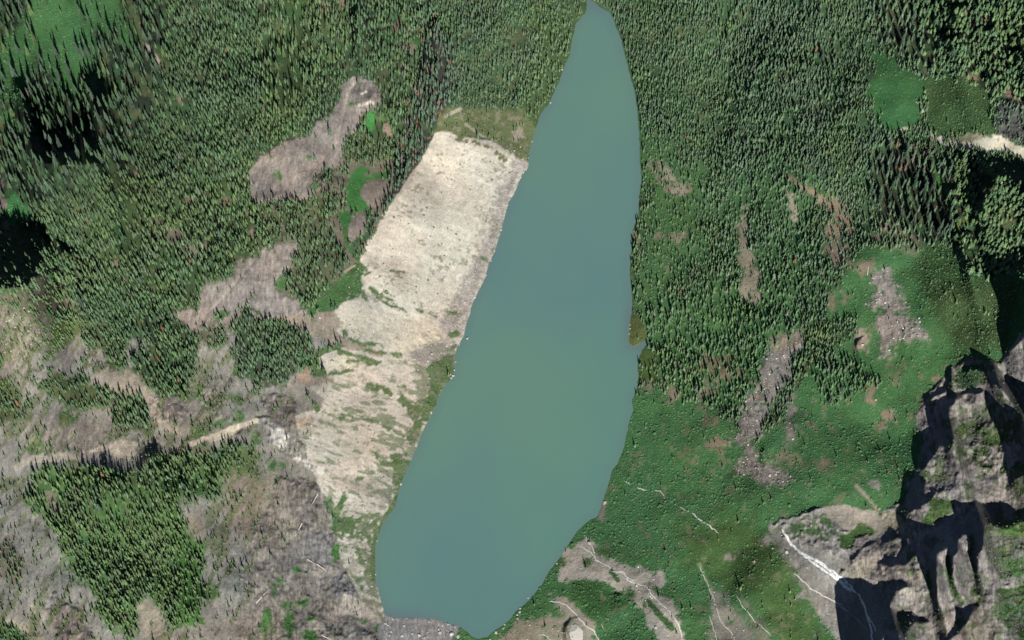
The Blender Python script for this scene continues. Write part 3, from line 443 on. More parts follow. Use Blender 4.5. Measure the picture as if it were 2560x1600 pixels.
for pl in SHADE:
    pl = np.asarray(pl, float); x0, y0 = pl.min(0)-8; x1, y1 = pl.max(0)+8
    i0, i1 = np.searchsorted(gx, [x0, x1]); j0, j1 = np.searchsorted(gy, [y0, y1]); sl = (slice(j0, j1), slice(i0, i1))
    smask[sl] = np.maximum(smask[sl], sstep(-1.5, 1.5, segdist(PX[sl], PY[sl], pl)+2.2*N8[sl]+1.2*NF[sl]))
H += land*RGH*(ridged(PX/44, PY/52, 5, 41)*1.3+ridged(PX/16+N8, PY/20, 3, 43)*.55+ridged(PX/7, PY/9, 2, 44)*.16)*(1-.95*smask)
ROCK *= (1-.8*smask)
M = np.zeros(SH); te = math.tan(R(SUN_EL)); sA, cA = math.sin(R(180-SUN_AZ)), math.cos(R(180-SUN_AZ))
for j in range(1, SH[0]):
    dy = gy[j]-gy[j-1]; ds = dy*MPP
    if gy[j] < -100: continue
    al = TILT+math.atan((800-gy[j])*MPP/DIST); vin = cA*math.cos(al)-te*math.sin(al); sm = smask[j]
    shx = (sA/vin*sm+sA/(cA*math.cos(al))*(1-sm))*dy
    prev = np.interp(gx-shx, gx, M[j-1]); hb = np.interp(gx-shx, gx, H[j-1])
    sp = .6*prev+.2*np.roll(prev, 1)+.2*np.roll(prev, -1); prev = prev*sm+sp*(1-sm)
    grow = prev+np.clip(te/vin*1.04*ds-(H[j]-hb), 0, 9)
    M[j] = sm*grow+(1-sm)*prev*math.exp(-ds/RLEN)
Mb = M.copy()
for _ in range(1):
    Mb = .5*Mb+.25*np.roll(Mb, 1, 1)+.25*np.roll(Mb, -1, 1)
H += Mb*sstep(4, 60, DL)
H = np.where(DL > 0, np.maximum(H, .02+np.minimum(DL*.15, .6)), H)
def bil(A, x, y):
    x = np.asarray(x, float); y = np.asarray(y, float)
    i = np.clip(np.searchsorted(gx, x)-1, 0, len(gx)-2); j = np.clip(np.searchsorted(gy, y)-1, 0, len(gy)-2)
    fx = (x-gx[i])/(gx[i+1]-gx[i]); fy = (y-gy[j])/(gy[j+1]-gy[j])
    return (A[j, i]*(1-fx)+A[j, i+1]*fx)*(1-fy)+(A[j+1, i]*(1-fx)+A[j+1, i+1]*fx)*fy
def ground(x, y, dz=0.0): return world(x, y, bil(H, x, y)+dz)

# ------------------------------------------------------------------ materials
def mat(name, build):
    m = bpy.data.materials.new(name); m.use_nodes = True
    nt = m.node_tree; build(nt, nt.nodes['Principled BSDF']); return m
def N(nt, t, **k):
    n = nt.nodes.new(t)
    for a, b in k.items(): setattr(n, a, b)
    return n
def mathn(nt, op, a, b=None, c=None):
    n = N(nt, 'ShaderNodeMath', operation=op)
    for i, v in enumerate((a, b, c)):
        if v is None: continue
        if isinstance(v, (int, float)): n.inputs[i].default_value = v
        else: nt.links.new(v, n.inputs[i])
    return n.outputs[0]
def noise(nt, sc, det=4, vec=None, rough=.6):
    n = N(nt, 'ShaderNodeTexNoise'); n.inputs['Scale'].default_value = sc; n.inputs['Detail'].default_value = det; n.inputs['Roughness'].default_value = rough
    if vec is not None: nt.links.new(vec, n.inputs['Vector'])
    return n.outputs['Fac']
def vmul(nt, vec, s):
    n = N(nt, 'ShaderNodeMapping'); n.inputs['Scale'].default_value = s; nt.links.new(vec, n.inputs['Vector']); return n
def b_ground(nt, bs):
    lk = nt.links
    at = N(nt, 'ShaderNodeAttribute', attribute_name='cover'); rk = N(nt, 'ShaderNodeAttribute', attribute_name='rock')
    co = N(nt, 'ShaderNodeTexCoord').outputs['Object']
    n1 = noise(nt, .42, 5, co, .75); n2 = noise(nt, .16, 5, co, .65)
    mp = vmul(nt, co, (.30, .07, .12)); mp.inputs['Rotation'].default_value = (0, 0, R(-24)); n3 = noise(nt, 1.0, 6, mp.outputs[0], .7)
    f1 = mathn(nt, 'MULTIPLY_ADD', n1, 1.3, .35); f2 = mathn(nt, 'MULTIPLY_ADD', n2, .5, .75)
    s3 = mathn(nt, 'MULTIPLY', mathn(nt, 'SUBTRACT', n3, .5), rk.outputs['Fac']); f3 = mathn(nt, 'MULTIPLY_ADD', s3, 3.2, 1.0)
    f = mathn(nt, 'MULTIPLY', mathn(nt, 'MULTIPLY', f1, f2), f3)
    vm = N(nt, 'ShaderNodeVectorMath', operation='SCALE'); lk.new(at.outputs['Color'], vm.inputs[0]); lk.new(f, vm.inputs['Scale'])
    hs = N(nt, 'ShaderNodeHueSaturation'); lk.new(vm.outputs[0], hs.inputs['Color'])
    lk.new(mathn(nt, 'MULTIPLY_ADD', noise(nt, .05, 4, co), .06, .47), hs.inputs['Hue'])
    lk.new(hs.outputs[0], bs.inputs['Base Color']); bs.inputs['Roughness'].default_value = .95; bs.inputs['Specular IOR Level'].default_value = .1
    bp = N(nt, 'ShaderNodeBump'); bp.inputs['Distance'].default_value = 1.8; bp.inputs['Strength'].default_value = .55
    hgt = mathn(nt, 'MULTIPLY_ADD', n3, rk.outputs['Fac'], n1); lk.new(hgt, bp.inputs['Height']); lk.new(bp.outputs[0], bs.inputs['Normal'])
M_GROUND = mat('ground_cover', b_ground)
def b_attr(rough, spec, amp, sc):
    def f(nt, bs):
        at = N(nt, 'ShaderNodeAttribute', attribute_name='cover'); co = N(nt, 'ShaderNodeTexCoord').outputs['Object']
        g = mathn(nt, 'MULTIPLY_ADD', noise(nt, sc, 3, co), amp, 1-amp/2)
        vm = N(nt, 'ShaderNodeVectorMath', operation='SCALE'); nt.links.new(at.outputs['Color'], vm.inputs[0]); nt.links.new(g, vm.inputs['Scale'])
        nt.links.new(vm.outputs[0], bs.inputs['Base Color']); bs.inputs['Roughness'].default_value = rough; bs.inputs['Specular IOR Level'].default_value = spec
    return f
M_LEAF = mat('foliage', b_attr(.9, .12, .7, .8)); M_STONE = mat('stone', b_attr(.9, .2, .6, 1.2))
def b_solid(c, var, sc, rough=.9, spec=.15, rnd=0.0):
    c = tuple(c)
    def f(nt, bs):
        co = N(nt, 'ShaderNodeTexCoord').outputs['Object']
        g = mathn(nt, 'MULTIPLY_ADD', noise(nt, sc, 4, co), var, 1-var/2)
        if rnd:
            oi = N(nt, 'ShaderNodeObjectInfo'); g = mathn(nt, 'MULTIPLY', g, mathn(nt, 'MULTIPLY_ADD', oi.outputs['Random'], rnd, 1-rnd/2))
        vm = N(nt, 'ShaderNodeVectorMath', operation='SCALE'); vm.inputs[0].default_value = c; nt.links.new(g, vm.inputs['Scale'])
        nt.links.new(vm.outputs[0], bs.inputs['Base Color']); bs.inputs['Roughness'].default_value = rough; bs.inputs['Specular IOR Level'].default_value = spec
    return f
M_BARK = mat('bark', b_solid((.11,.085,.065), .6, 3)); M_DEADWOOD = mat('bleached_wood', b_solid((.5,.46,.4), .4, 3))
def b_water(nt, bs):
    lk = nt.links; co = N(nt, 'ShaderNodeTexCoord').outputs['Object']
    n = noise(nt, .0035, 3, co, .5)
    cr = N(nt, 'ShaderNodeValToRGB'); e = cr.color_ramp.elements; e[0].position = .38; e[1].position = .64
    e[0].color = (*alb((90,132,130), 1.0), 1); e[1].color = (*alb((97,141,122), 1.0), 1)
    lk.new(n, cr.inputs[0])
    sp = N(nt, 'ShaderNodeSeparateXYZ'); lk.new(co, sp.inputs[0])
    # glacial silt: greyer in the west bay, bluer towards the southern inlet
    mr = N(nt, 'ShaderNodeMapRange'); lk.new(mathn(nt, 'ADD', sp.outputs[0], mathn(nt, 'MULTIPLY', sp.outputs[1], -.6)), mr.inputs[0]); mr.inputs[1].default_value = -60; mr.inputs[2].default_value = 330
    mx = N(nt, 'ShaderNodeMix', data_type='RGBA'); lk.new(mathn(nt, 'MULTIPLY', mr.outputs[0], .5), mx.inputs[0]); lk.new(cr.outputs[0], mx.inputs[6]); mx.inputs[7].default_value = (*alb((80,136,128)), 1)
    sl_ = N(nt, 'ShaderNodeAttribute', attribute_name='silt'); m2 = N(nt, 'ShaderNodeMix', data_type='RGBA'); lk.new(mathn(nt, 'MULTIPLY', sl_.outputs['Fac'], .7), m2.inputs[0]); lk.new(mx.outputs[2], m2.inputs[6]); m2.inputs[7].default_value = (*alb((98,112,118)), 1)
    lk.new(m2.outputs[2], bs.inputs['Base Color']); bs.inputs['Roughness'].default_value = .35; bs.inputs['IOR'].default_value = 1.33; bs.inputs['Specular IOR Level'].default_value = .3
    bp = N(nt, 'ShaderNodeBump'); bp.inputs['Distance'].default_value = .12; bp.inputs['Strength'].default_value = .25
    lk.new(noise(nt, .35, 3, co), bp.inputs['Height']); lk.new(bp.outputs[0], bs.inputs['Normal'])
M_WATER = mat('glacial_water', b_water)
def b_foam(nt, bs):
    co = N(nt, 'ShaderNodeTexCoord').outputs['Object']
    cr = N(nt, 'ShaderNodeValToRGB'); e = cr.color_ramp.elements; e[0].position = .35; e[1].position = .6; e[0].color = (.26,.265,.25,1); e[1].color = (.66,.66,.64,1)
    nt.links.new(noise(nt, .5, 5, co, .7), cr.inputs[0]); nt.links.new(cr.outputs[0], bs.inputs['Base Color']); bs.inputs['Roughness'].default_value = .6
M_FOAM = mat('white_water', b_foam)
M_RILL = mat('thin_white_water', b_solid((.36,.36,.34), .9, .4, .7))

# ------------------------------------------------------------------ mesh makers
def npmesh(name, V, F, m, smooth=False, attrs=None):
    me = bpy.data.meshes.new(name); V = np.asarray(V, np.float32); F = np.asarray(F, np.int32); k = F.shape[1]
    me.vertices.add(len(V)); me.vertices.foreach_set('co', V.ravel())
    me.loops.add(F.size); me.loops.foreach_set('vertex_index', F.ravel())
    me.polygons.add(len(F)); me.polygons.foreach_set('loop_start', np.arange(0, F.size, k, dtype=np.int32))
    try: me.polygons.foreach_set('loop_total', np.full(len(F), k, np.int32))
    except Exception: pass
    me.polygons.foreach_set('use_smooth', np.full(len(F), smooth, bool))
    for an, A in (attrs or {}).items():
        if A.ndim == 2:
            at = me.color_attributes.new(an, 'FLOAT_COLOR', 'POINT'); C4 = np.ones((len(A), 4), np.float32); C4[:, :3] = A; at.data.foreach_set('color', C4.ravel())
        else:
            at = me.attributes.new(an, 'FLOAT', 'POINT'); at.data.foreach_set('value', A.astype(np.float32))
    me.update(calc_edges=True); me.validate(); me.materials.append(m)
    return me
def link(name, me, parent=None, loc=None):
    o = bpy.data.objects.new(name, me); scene.collection.objects.link(o)
    if parent is not None: o.parent = parent
    if loc is not None: o.location = loc
    return o
def tag(o, label=None, cat=None, group=None, kind=None):
    if label: o['label'] = label
    if cat: o['category'] = cat
    if group: o['group'] = group
    if kind: o['kind'] = kind
    return o

# terrain: one sheet out to the horizon
W3 = world(PX, PY, H)
nr, nc = SH; idx = np.arange(nr*nc).reshape(SH)
F = np.stack([idx[1:, :-1], idx[1:, 1:], idx[:-1, 1:], idx[:-1, :-1]], -1).reshape(-1, 4)
g = tag(link('ground', npmesh('ground', W3.reshape(-1, 3), F, M_GROUND, True, {'cover': np.clip(COL, .003, .85).reshape(-1, 3), 'rock': ROCK.ravel()})), kind='structure')
# lake: a level sheet a little wider than the shore
lx = np.arange(900, 1660, 8.); ly = np.arange(-260, 1640, 8.); LX, LY = np.meshgrid(lx, ly)
ld = segdist(LX, LY, LAKE) > -30
SILT = np.exp(-((LX-1572)/14)**2-((LY-815)/55)**2)*.9+np.exp(-((LX-1605)/16)**2-((LY-868)/16)**2)*.9
SILT = SILT+sstep(1500, 1552, LY)*sstep(1120, 960, LX)*.8+.5*sstep(50, 0, LY)+.45*sstep(26, 4, segdist(LX, LY, LAKE))*(.4+.6*vnoise(LX/40, LY/40, 4)); SILT = np.clip(SILT, 0, 1)
lv = world(LX, LY, 0.0); ii = np.arange(LX.size).reshape(LX.shape)
LF = np.stack([ii[1:, :-1], ii[1:, 1:], ii[:-1, 1:], ii[:-1, :-1]], -1)
keep = (ld[1:, :-1] | ld[1:, 1:] | ld[:-1, 1:] | ld[:-1, :-1])
tag(link('lake', npmesh('lake', lv.reshape(-1, 3), LF[keep], M_WATER, True, {'silt': SILT.ravel()})), 'long narrow turquoise glacial lake between forested slopes', kind='structure')

# streams: ribbons laid in their beds
def ribbon(strands):
    V = []; Fc = []
    for pts, wd in strands:
        pts = np.asarray(pts, float); seg = np.hypot(*np.diff(pts, axis=0).T); s = np.r_[0, np.cumsum(seg)]
        n = max(int(s[-1]/2.2), 2); t = np.linspace(0, s[-1], n); x = np.interp(t, s, pts[:, 0]); y = np.interp(t, s, pts[:, 1])
        k = random.random()*99
        amp = 2.6
        x = x+fbm(t/9+k, t*0, 3, 3)*amp; y = y+fbm(t/9+k, t*0+5, 3, 3)*amp
        tx = np.gradient(x); ty = np.gradient(y); l = np.hypot(tx, ty)+1e-6; nx, ny = -ty/l, tx/l
        ww = wd*(.6+.5*vnoise(t/7+k, t*0, 8)+.35*vnoise(t/2.5+k, t*0, 9))*np.minimum(1, np.minimum(t, s[-1]-t)/12+.15)
        b = len(V)*0+sum(len(v) for v in V)
        for u in (-.5, -.17, .17, .5):
            px, py = x+nx*ww*u, y+ny*ww*u
            V.append(ground(px, py, .45-.25*abs(u)*2))
        for c in range(3):
            a0 = b+c*n+np.arange(n-1); Fc.append(np.stack([a0, a0+1, a0+n+1, a0+n], 1))
    return np.concatenate(V), np.concatenate(Fc)
STREAMS = [
 ('white braided torrent tumbling down the grey gravel fan beside the black cliff', [([(1955,1325),(1975,1355),(2000,1380),(2030,1405),(2060,1425),(2090,1445),(2120,1470),(2142,1482)], 5.5), ([(2000,1378),(2040,1402),(2075,1425),(2110,1448),(2135,1475)], 4), ([(2028,1392),(2060,1412),(2085,1440),(2105,1462),(2130,1482)], 5), ([(2060,1420),(2085,1428),(2100,1455),(2120,1462)], 3), ([(2142,1482),(2155,1500),(2165,1530),(2178,1570),(2182,1640)], 4), ([(2165,1530),(2180,1555),(2190,1580)], 2)]),
 ('thin pale creek running down the lower edge of the grey gravel fan', [([(1985,1432),(2010,1455),(2030,1475),(2055,1487),(2080,1500),(2100,1515),(2122,1530)], 2.2), ([(2075,1497),(2100,1508),(2120,1528)], 1.8), ([(2122,1530),(2145,1550),(2170,1580)], 1.2)]),
 ('crooked white stream crossing the pale debris apron on the south-east shore', [([(1462,1345),(1480,1365),(1490,1400),(1515,1412),(1535,1428),(1560,1430),(1570,1450),(1590,1460),(1615,1465),(1632,1490),(1655,1512),(1675,1530),(1695,1560),(1705,1590),(1712,1640)], 2.5), ([(1452,1365),(1475,1380),(1495,1402)], 2.2), ([(1545,1430),(1560,1436),(1575,1448),(1600,1468)], 1.8)]),
 ('short white stream curving past the round boulder at the south shore', [([(1370,1503),(1395,1505),(1415,1512),(1440,1535),(1460,1560),(1482,1575),(1495,1595),(1510,1640)], 2.5), ([(1375,1500),(1390,1496)], 1.4)]),
 ('short white creek on the bushy slope close to the east shore', [([(1560,1202),(1575,1212)], 2.9), ([(1592,1218),(1605,1222),(1620,1228)], 2.5), ([(1635,1225),(1650,1228),(1660,1240),(1662,1250)], 1.9)]),
 ('straight broken white creek slanting down the bushy slope', [([(1700,1265),(1715,1278)], 2.2), ([(1728,1282),(1745,1295),(1762,1308)], 3.2), ([(1760,1305),(1780,1320),(1798,1334)], 2.5)]),
 ('thin white rill on the left side of the grey streaked slope', [([(1772,1535),(1780,1560),(1790,1585),(1790,1640)], 1.3), ([(1748,1412),(1762,1445),(1785,1500),(1800,1550),(1830,1585),(1850,1625)], 1.3)]),
 ('thin white rill on the right side of the grey streaked slope', [([(1840,1485),(1860,1520),(1885,1550),(1910,1572),(1930,1590)], 1.4)]),
 ('faint white rill in the bottom left corner of the south shore flats', [([(1340,1590),(1358,1585),(1378,1600),(1390,1640)], 1.6), ([(1500,1560),(1515,1575)], 1.4)]),
]
for lab, st_ in STREAMS:
    V, Fc = ribbon(st_); tag(link('stream', npmesh('stream', V, Fc, M_FOAM if 'torrent' in lab else M_RILL, True)), lab, kind='structure')

# ------------------------------------------------------------------ conifers
def conifer(tiers, n, wr, seed, droop=.5, top=.0):
    """crown of ragged drooping boughs, height 1, half-width wr"""
    r = random.Random(seed); V = []; Fc = []
    for k in range(tiers):
        f = k/tiers; z0 = .06+f*.86; rad = wr*(1-f)**.66*(1+r.uniform(-.12, .12)); zt = z0+(1.25/tiers)*(1-.3*f)
        if k == tiers-1: zt = 1.0
        b = len(V); ox, oy = r.uniform(-.1, .1)*rad, r.uniform(-.1, .1)*rad
        V.append((ox*.3, oy*.3, zt)); m = 2*n; ph = r.random()*6.28
        for i in range(m):
            a = ph+i*math.pi*2/m+r.uniform(-.12, .12); rr = rad*((1+r.uniform(-.3, .25)) if i % 2 == 0 else r.uniform(.4, .62))
            V.append((ox+rr*math.cos(a), oy+rr*math.sin(a), z0-(droop*rad*.5 if i % 2 == 0 else -.25*rad)+r.uniform(-.01, .01)))
        for i in range(m): Fc.append((b, b+1+i, b+1+(i+1) % m))
    return np.array(V), np.array(Fc)
def cyl(pts, rad, n=5):
    V = []; Fc = []
    for (x, y, z), q in zip(pts, rad):
        for i in range(n):
            a = i*2*math.pi/n; V.append((x+q*math.cos(a), y+q*math.sin(a), z))
    for k in range(len(pts)-1):
        for i in range(n):
            a, b = k*n+i, k*n+(i+1) % n; Fc.append((a, b, b+n)); Fc.append((a, b+n, a+n))
    return np.array(V), np.array(Fc)
LOW = [conifer(4, 4, .5, s) for s in range(8)]; TINY = [conifer(3, 3, .5, s+50) for s in range(6)]

def cand(sp, lo=(-100, -80), hi=(2665, 1720)):
    xs = np.arange(lo[0], hi[0], sp); ys = np.arange(lo[1], hi[1], sp*1.12); X, Y = np.meshgrid(xs, ys)
    X = X+(np.arange(len(ys)) % 2)[:, None]*sp/2
    X = X.ravel()+rng.uniform(-.42, .42, X.size)*sp; Y = Y.ravel()+rng.uniform(-.45, .45, Y.size)*sp*1.12
    return X, Y
T = []
for lo, hi, sp in [(0, 9.4, 5.3), (9.4, 10.9, 6.2), (10.9, 13.0, 6.9), (13.0, 17.2, 7.9), (17.2, 22.5, 11.2), (22.5, 99, 13.0)]:
    X, Y = cand(sp); th = bil(TH, X, Y); de = bil(DENS, X, Y); dl = bil(DL, X, Y)
    gap = fbm(X/38, Y/38, 3, 88); de = de*(1-.55*bil(smask, X, Y))
    ok = (th >= lo) & (th < hi) & (dl > 4) & (rng.random(len(X)) < de*np.where(de > .7, np.clip(1.0+gap*1.25, .18, 1), 1))
    T.append(np.stack([X[ok], Y[ok], th[ok]], 1))
T = np.concatenate(T)
nT = len(T); hgt = T[:, 2]*np.exp(rng.normal(-.04, .31, nT)+.22*fbm(T[:, 0]/26, T[:, 1]/26, 3, 52)); hgt = np.clip(hgt, 4, 46)
olv = bil(OLV, T[:, 0], T[:, 1])+rng.normal(0, .22, nT)+fbm(T[:, 0]/60, T[:, 1]/60, 2, 5)*.4
gry = bil(GRY, T[:, 0], T[:, 1])+rng.normal(0, .2, nT)+fbm(T[:, 0]/70, T[:, 1]/70, 2, 9)*.45
olv = np.clip(olv, 0, 1)[:, None]; gry = np.clip(gry, 0, 1)[:, None]
cD, cO, cG, cRUST, cGREY = [np.array(c) for c in ((.050,.098,.050), (.088,.138,.056), (.072,.112,.076), (.13,.072,.045), (.105,.096,.086))]
TC = (cD*(1-olv)+cO*olv)*(1-gry)+cG*gry
u = rng.random(nT); dead = (u < .005+.014*bil(GRY, T[:, 0], T[:, 1]))
drk = (T[:, 0] > 2230) & (T[:, 0] < 2380) & (T[:, 1] > 350) & (T[:, 1] < 460); dead |= drk & (u < .3)
drk = (T[:, 0] > 1000) & (T[:, 0] < 1110) & (T[:, 1] > 60) & (T[:, 1] < 480); dead |= drk & (u < .2)
rust = dead & (rng.random(nT) < .25)
TC[dead] = cGREY; TC[rust] = cRUST
TC = TC*(np.exp(rng.normal(0, .13, nT)+.16*fbm(T[:,0]/45, T[:,1]/45, 3, 51))[:, None])*1.2
wid = hgt*(np.clip(.37-.0075*(hgt-11), .22, .38)+.03*rng.normal(size=nT)); wid = np.clip(wid, 2.2, 8.5)
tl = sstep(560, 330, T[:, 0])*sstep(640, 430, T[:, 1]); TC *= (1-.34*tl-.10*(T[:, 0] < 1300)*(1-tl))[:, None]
crag = ((T[:, 0] > 2290) & (T[:, 1] < 260)) | ((T[:, 0] > 2385) & (T[:, 1] > 380) & (T[:, 1] < 700)); wid[crag] *= 1.3; hgt[crag] *= .8

# the trees that show largest become things of their own
HAND = [(144,146,43,'g'),(196,133,38,'g'),(222,140,40,'g'),(236,130,30,'d'),(276,93,44,'d'),(77,219,44,'g'),(106,160,36,'g'),(174,186,40,'g'),(313,121,34,'d'),(60,250,34,'d'),(398,95,40,'g'),(410,70,42,'d'),(330,95,30,'g'),(250,265,30,'g'),(232,248,34,'g'),(942,317,18,'d'),(945,330,14,'d')]
inv = (T[:, 0] > 6) & (T[:, 0] < 2554) & (T[:, 1] > 22) & (T[:, 1] < 1596)
keepm = np.ones(nT, bool)
for (hx, hy, hh, _) in HAND: keepm &= ~((np.abs(T[:, 0]-hx) < 9) & (T[:, 1]-hy < 12) & (hy-T[:, 1] < hh*1.3))
order = np.argsort(-(hgt*wid)*inv*keepm)[:300-len(HAND)]
isH = np.zeros(nT, bool); isH[order] = True
def instance(name, lib, X, Y, hh, ww, CC, sink=.3, lean=0.0):
    Vs = []; Fs = []; Cs = []; off = 0; which = rng.integers(0, len(lib), len(X)); B = ground(X, Y, -sink)
    for k, (v, f) in enumerate(lib):
        s = np.where(which == k)[0]
        if not len(s): continue
        a = rng.uniform(0, 6.283, len(s)); ca, sa = np.cos(a), np.sin(a)
        x = (v[:, 0][None]*ca[:, None]-v[:, 1][None]*sa[:, None])*ww[s][:, None]; y = (v[:, 0][None]*sa[:, None]+v[:, 1][None]*ca[:, None])*ww[s][:, None]
        z = v[:, 2][None]*hh[s][:, None]
        Q = np.stack([x, y, z], -1)+B[s][:, None, :]
        Vs.append(Q.reshape(-1, 3)); Fs.append((f[None]+(np.arange(len(s))*len(v))[:, None, None]).reshape(-1, f.shape[1])+off); off += len(s)*len(v)
        Cs.append(np.repeat(CC[s], len(v), 0))
    return np.concatenate(Vs), np.concatenate(Fs), np.concatenate(Cs)
bigm = keepm & ~isH & (T[:, 2] >= 13.0); smallm = keepm & ~isH & ~bigm
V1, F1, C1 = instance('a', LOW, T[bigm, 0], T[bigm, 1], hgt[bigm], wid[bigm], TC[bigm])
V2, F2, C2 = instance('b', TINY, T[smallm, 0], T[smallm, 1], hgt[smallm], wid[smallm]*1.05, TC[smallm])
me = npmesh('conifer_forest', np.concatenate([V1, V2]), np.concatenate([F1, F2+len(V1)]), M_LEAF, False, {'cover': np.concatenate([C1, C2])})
tag(link('conifer_forest', me), 'dense conifer forest covering the slopes on both sides of the lake', 'forest', kind='stuff')
print('trees', nT, 'big', bigm.sum(), 'small', smallm.sum())

# --- shared labelling: groups by landmark, extremes named singly
DIRS = ['right of', 'below right of', 'below', 'below left of', 'left of', 'above left of', 'above', 'above right of']
def labelled(items, noun, desc, marks, cat):
    """items: dicts with x,y,size,col -> sets label, group"""
    bins = {}
    for it in items:
        mk = min(marks, key=lambda m: math.hypot(it['x']-m[1], it['y']-m[2]))
        d = DIRS[int(round(math.atan2(it['y']-mk[2], it['x']-mk[1])/(math.pi/4))) % 8]
        bins.setdefault((it['col'], d, mk[0]), []).append(it)
    for (c, d, m), L_ in bins.items():
        if len(L_) == 1:
            L_[0]['label'] = f'lone {c} {noun} {d} {m}'; L_[0]['group'] = f'{cat}s {d} {m}'; continue
        ext = [('largest', max(L_, key=lambda q: q['size'])), ('topmost', min(L_, key=lambda q: q['y'])), ('leftmost', min(L_, key=lambda q: q['x'])), ('rightmost', max(L_, key=lambda q: q['x'])), ('lowest', max(L_, key=lambda q: q['y']))]
        for wname, it in ext:
            if 'label' not in it: it['label'] = f'{wname} of the {c} {noun}s {d} {m}'
        for it in L_:
            it['group'] = f'{cat}s {d} {m}'
            if 'label' not in it: it['label'] = f'{c} {noun} in the group {d} {m}'
TM = [('the upper left green clearing', 175, 70), ('the upper left pale gully', 400, 170), ('the upper left black hollow', 150, 370), ('the left edge black hollow', 60, 640),
      ('the upper right pale ridge', 2420, 355), ('the upper right green meadow', 2240, 250), ('the right side tan slope', 2100, 540), ('the upper right dark crag', 2450, 90), ('the right edge black ravine', 2470, 450), ('the grey scar', 900, 250), ('the lower left pale cliff', 300, 1130), ('the lake', 1500, 700)]
colname = {'d': 'dark green', 'g': 'grey-green', 'o': 'olive green', 'r': 'rust-brown dead', 's': 'grey dead'}
colval = {'d': cD*.9, 'g': cG*.8, 'o': cO*.85, 'r': cRUST*1.1, 's': cGREY*1.1}
items = []
for k in order:
    c = 'r' if rust[k] else 's' if dead[k] else 'g' if gry[k, 0] > .5 else 'o' if olv[k, 0] > .55 else 'd'
    items.append(dict(x=T[k, 0], y=T[k, 1], h=hgt[k], w=wid[k], size=hgt[k], c=c, col=colname[c]))
for (hx, hy, hh, c) in HAND: items.append(dict(x=hx, y=hy, h=hh, w=hh*.2, size=hh, c=c, col=colname[c]))
labelled(items, 'conifer', 'conifer', TM, 'tall conifer')
CR = {}
for c in colval:
    m = mat('needles_'+{'d':'dark','g':'grey','o':'olive','r':'rust','s':'dead'}[c], b_solid(colval[c], .7, 6, .9, .12, .5))
    for s in range(4):
        v, f = conifer(9 if c != 's' else 7, 6, .5 if c != 's' else .34, 100+s*7+ord(c)); CR[c, s] = npmesh('crown', v, f, m)
tv, tf = cyl([(0,0,-.03),(0,0,.1),(.004,0,.5),(0,0,.96)], [.035,.026,.014,.003]); 
TR = npmesh('trunk', tv*np.array([1,1,1]), tf, M_BARK)
protos = {}
for n_, it in enumerate(items):
    p = ground(it['x'], it['y'], -.2); dd = it['c'] in 'rs'
    root = bpy.data.objects.new('dead_conifer' if dd else 'conifer_tree', None); scene.collection.objects.link(root)
    root.location = p; root.rotation_euler = (0, 0, random.random()*6.28); root.empty_display_size = 1
    tag(root, it['label'], 'dead tree' if dd else 'conifer', it['group'])
    sx = it['w']; sz = it['h']
    c_ = link('crown', CR[it['c'], n_ % 4], root); c_.scale = (sx, sx, sz)
    t_ = link('trunk', TR, root); t_.scale = (sz*.55, sz*.55, sz)

# ------------------------------------------------------------------ shrubs
def blob(seed, n=7, rings=2):
    r = random.Random(seed); V = [(r.uniform(-.1, .1), r.uniform(-.1, .1), 1)]; Fc = []
    for k in range(rings):
        q = (k+1)/rings; rad = math.sin(q*math.pi/2)*.5; z = math.cos(q*math.pi/2)
        for i in range(n):
            a = i*6.283/n+r.uniform(-.25, .25); rr = rad*r.uniform(.7, 1.2); V.append((rr*math.cos(a), rr*math.sin(a), z+r.uniform(-.18, .18)*(k+1 < rings)-.1*(k+1 == rings)))
    for i in range(n): Fc.append((0, 1+i, 1+(i+1) % n))
    for k in range(rings-1):
        b = 1+k*n
        for i in range(n): j = (i+1) % n; Fc.append((b+i, b+n+i, b+n+j)); Fc.append((b+i, b+n+j, b+j))
    return np.array(V), np.array(Fc)
BL = [blob(s) for s in range(8)]
X, Y = cand(4.7); sh = bil(SHR, X, Y); ok = (bil(DL, X, Y) > 3) & (rng.random(len(X)) < np.clip(sh*(.85+.5*fbm(X/30, Y/30, 3, 66)), 0, 1)*.92)
X, Y = X[ok], Y[ok]; n = len(X); sz = np.exp(rng.normal(0, .32, n))*1.8*(.8+.35*bil(SHR, X, Y))
cc = np.stack([bil(COL[..., k], X, Y) for k in range(3)], 1)
br = bil(BRI, X, Y)[:, None]; gmix = fbm(X/50, Y/50, 3, 71)[:, None]*.5+rng.normal(0, .25, (n, 1))
sc_ = np.array([.060, .108, .052])*(1+gmix*np.array([.5, .15, .1])); sc_ = np.clip(sc_, .01, .3)
br = bil(BRI, X, Y)[:, None]; sc_ = sc_*(1+.5*br); sc_ = .6*np.clip(cc, 0, .2)+.5*sc_
sc_ = sc_*np.exp(rng.normal(0, .11, (n, 1))-.15*br+.28*fbm(X/24, Y/24, 3, 73)[:, None])
V, Fc, Cc = instance('s', BL, X, Y, sz*.42, sz, sc_)
tag(link('shrub_cover', npmesh('shrub_cover', V, Fc, M_LEAF, False, {'cover': Cc})), 'low green alder scrub matting the open slopes', 'scrub', kind='stuff')
print('shrubs', n)
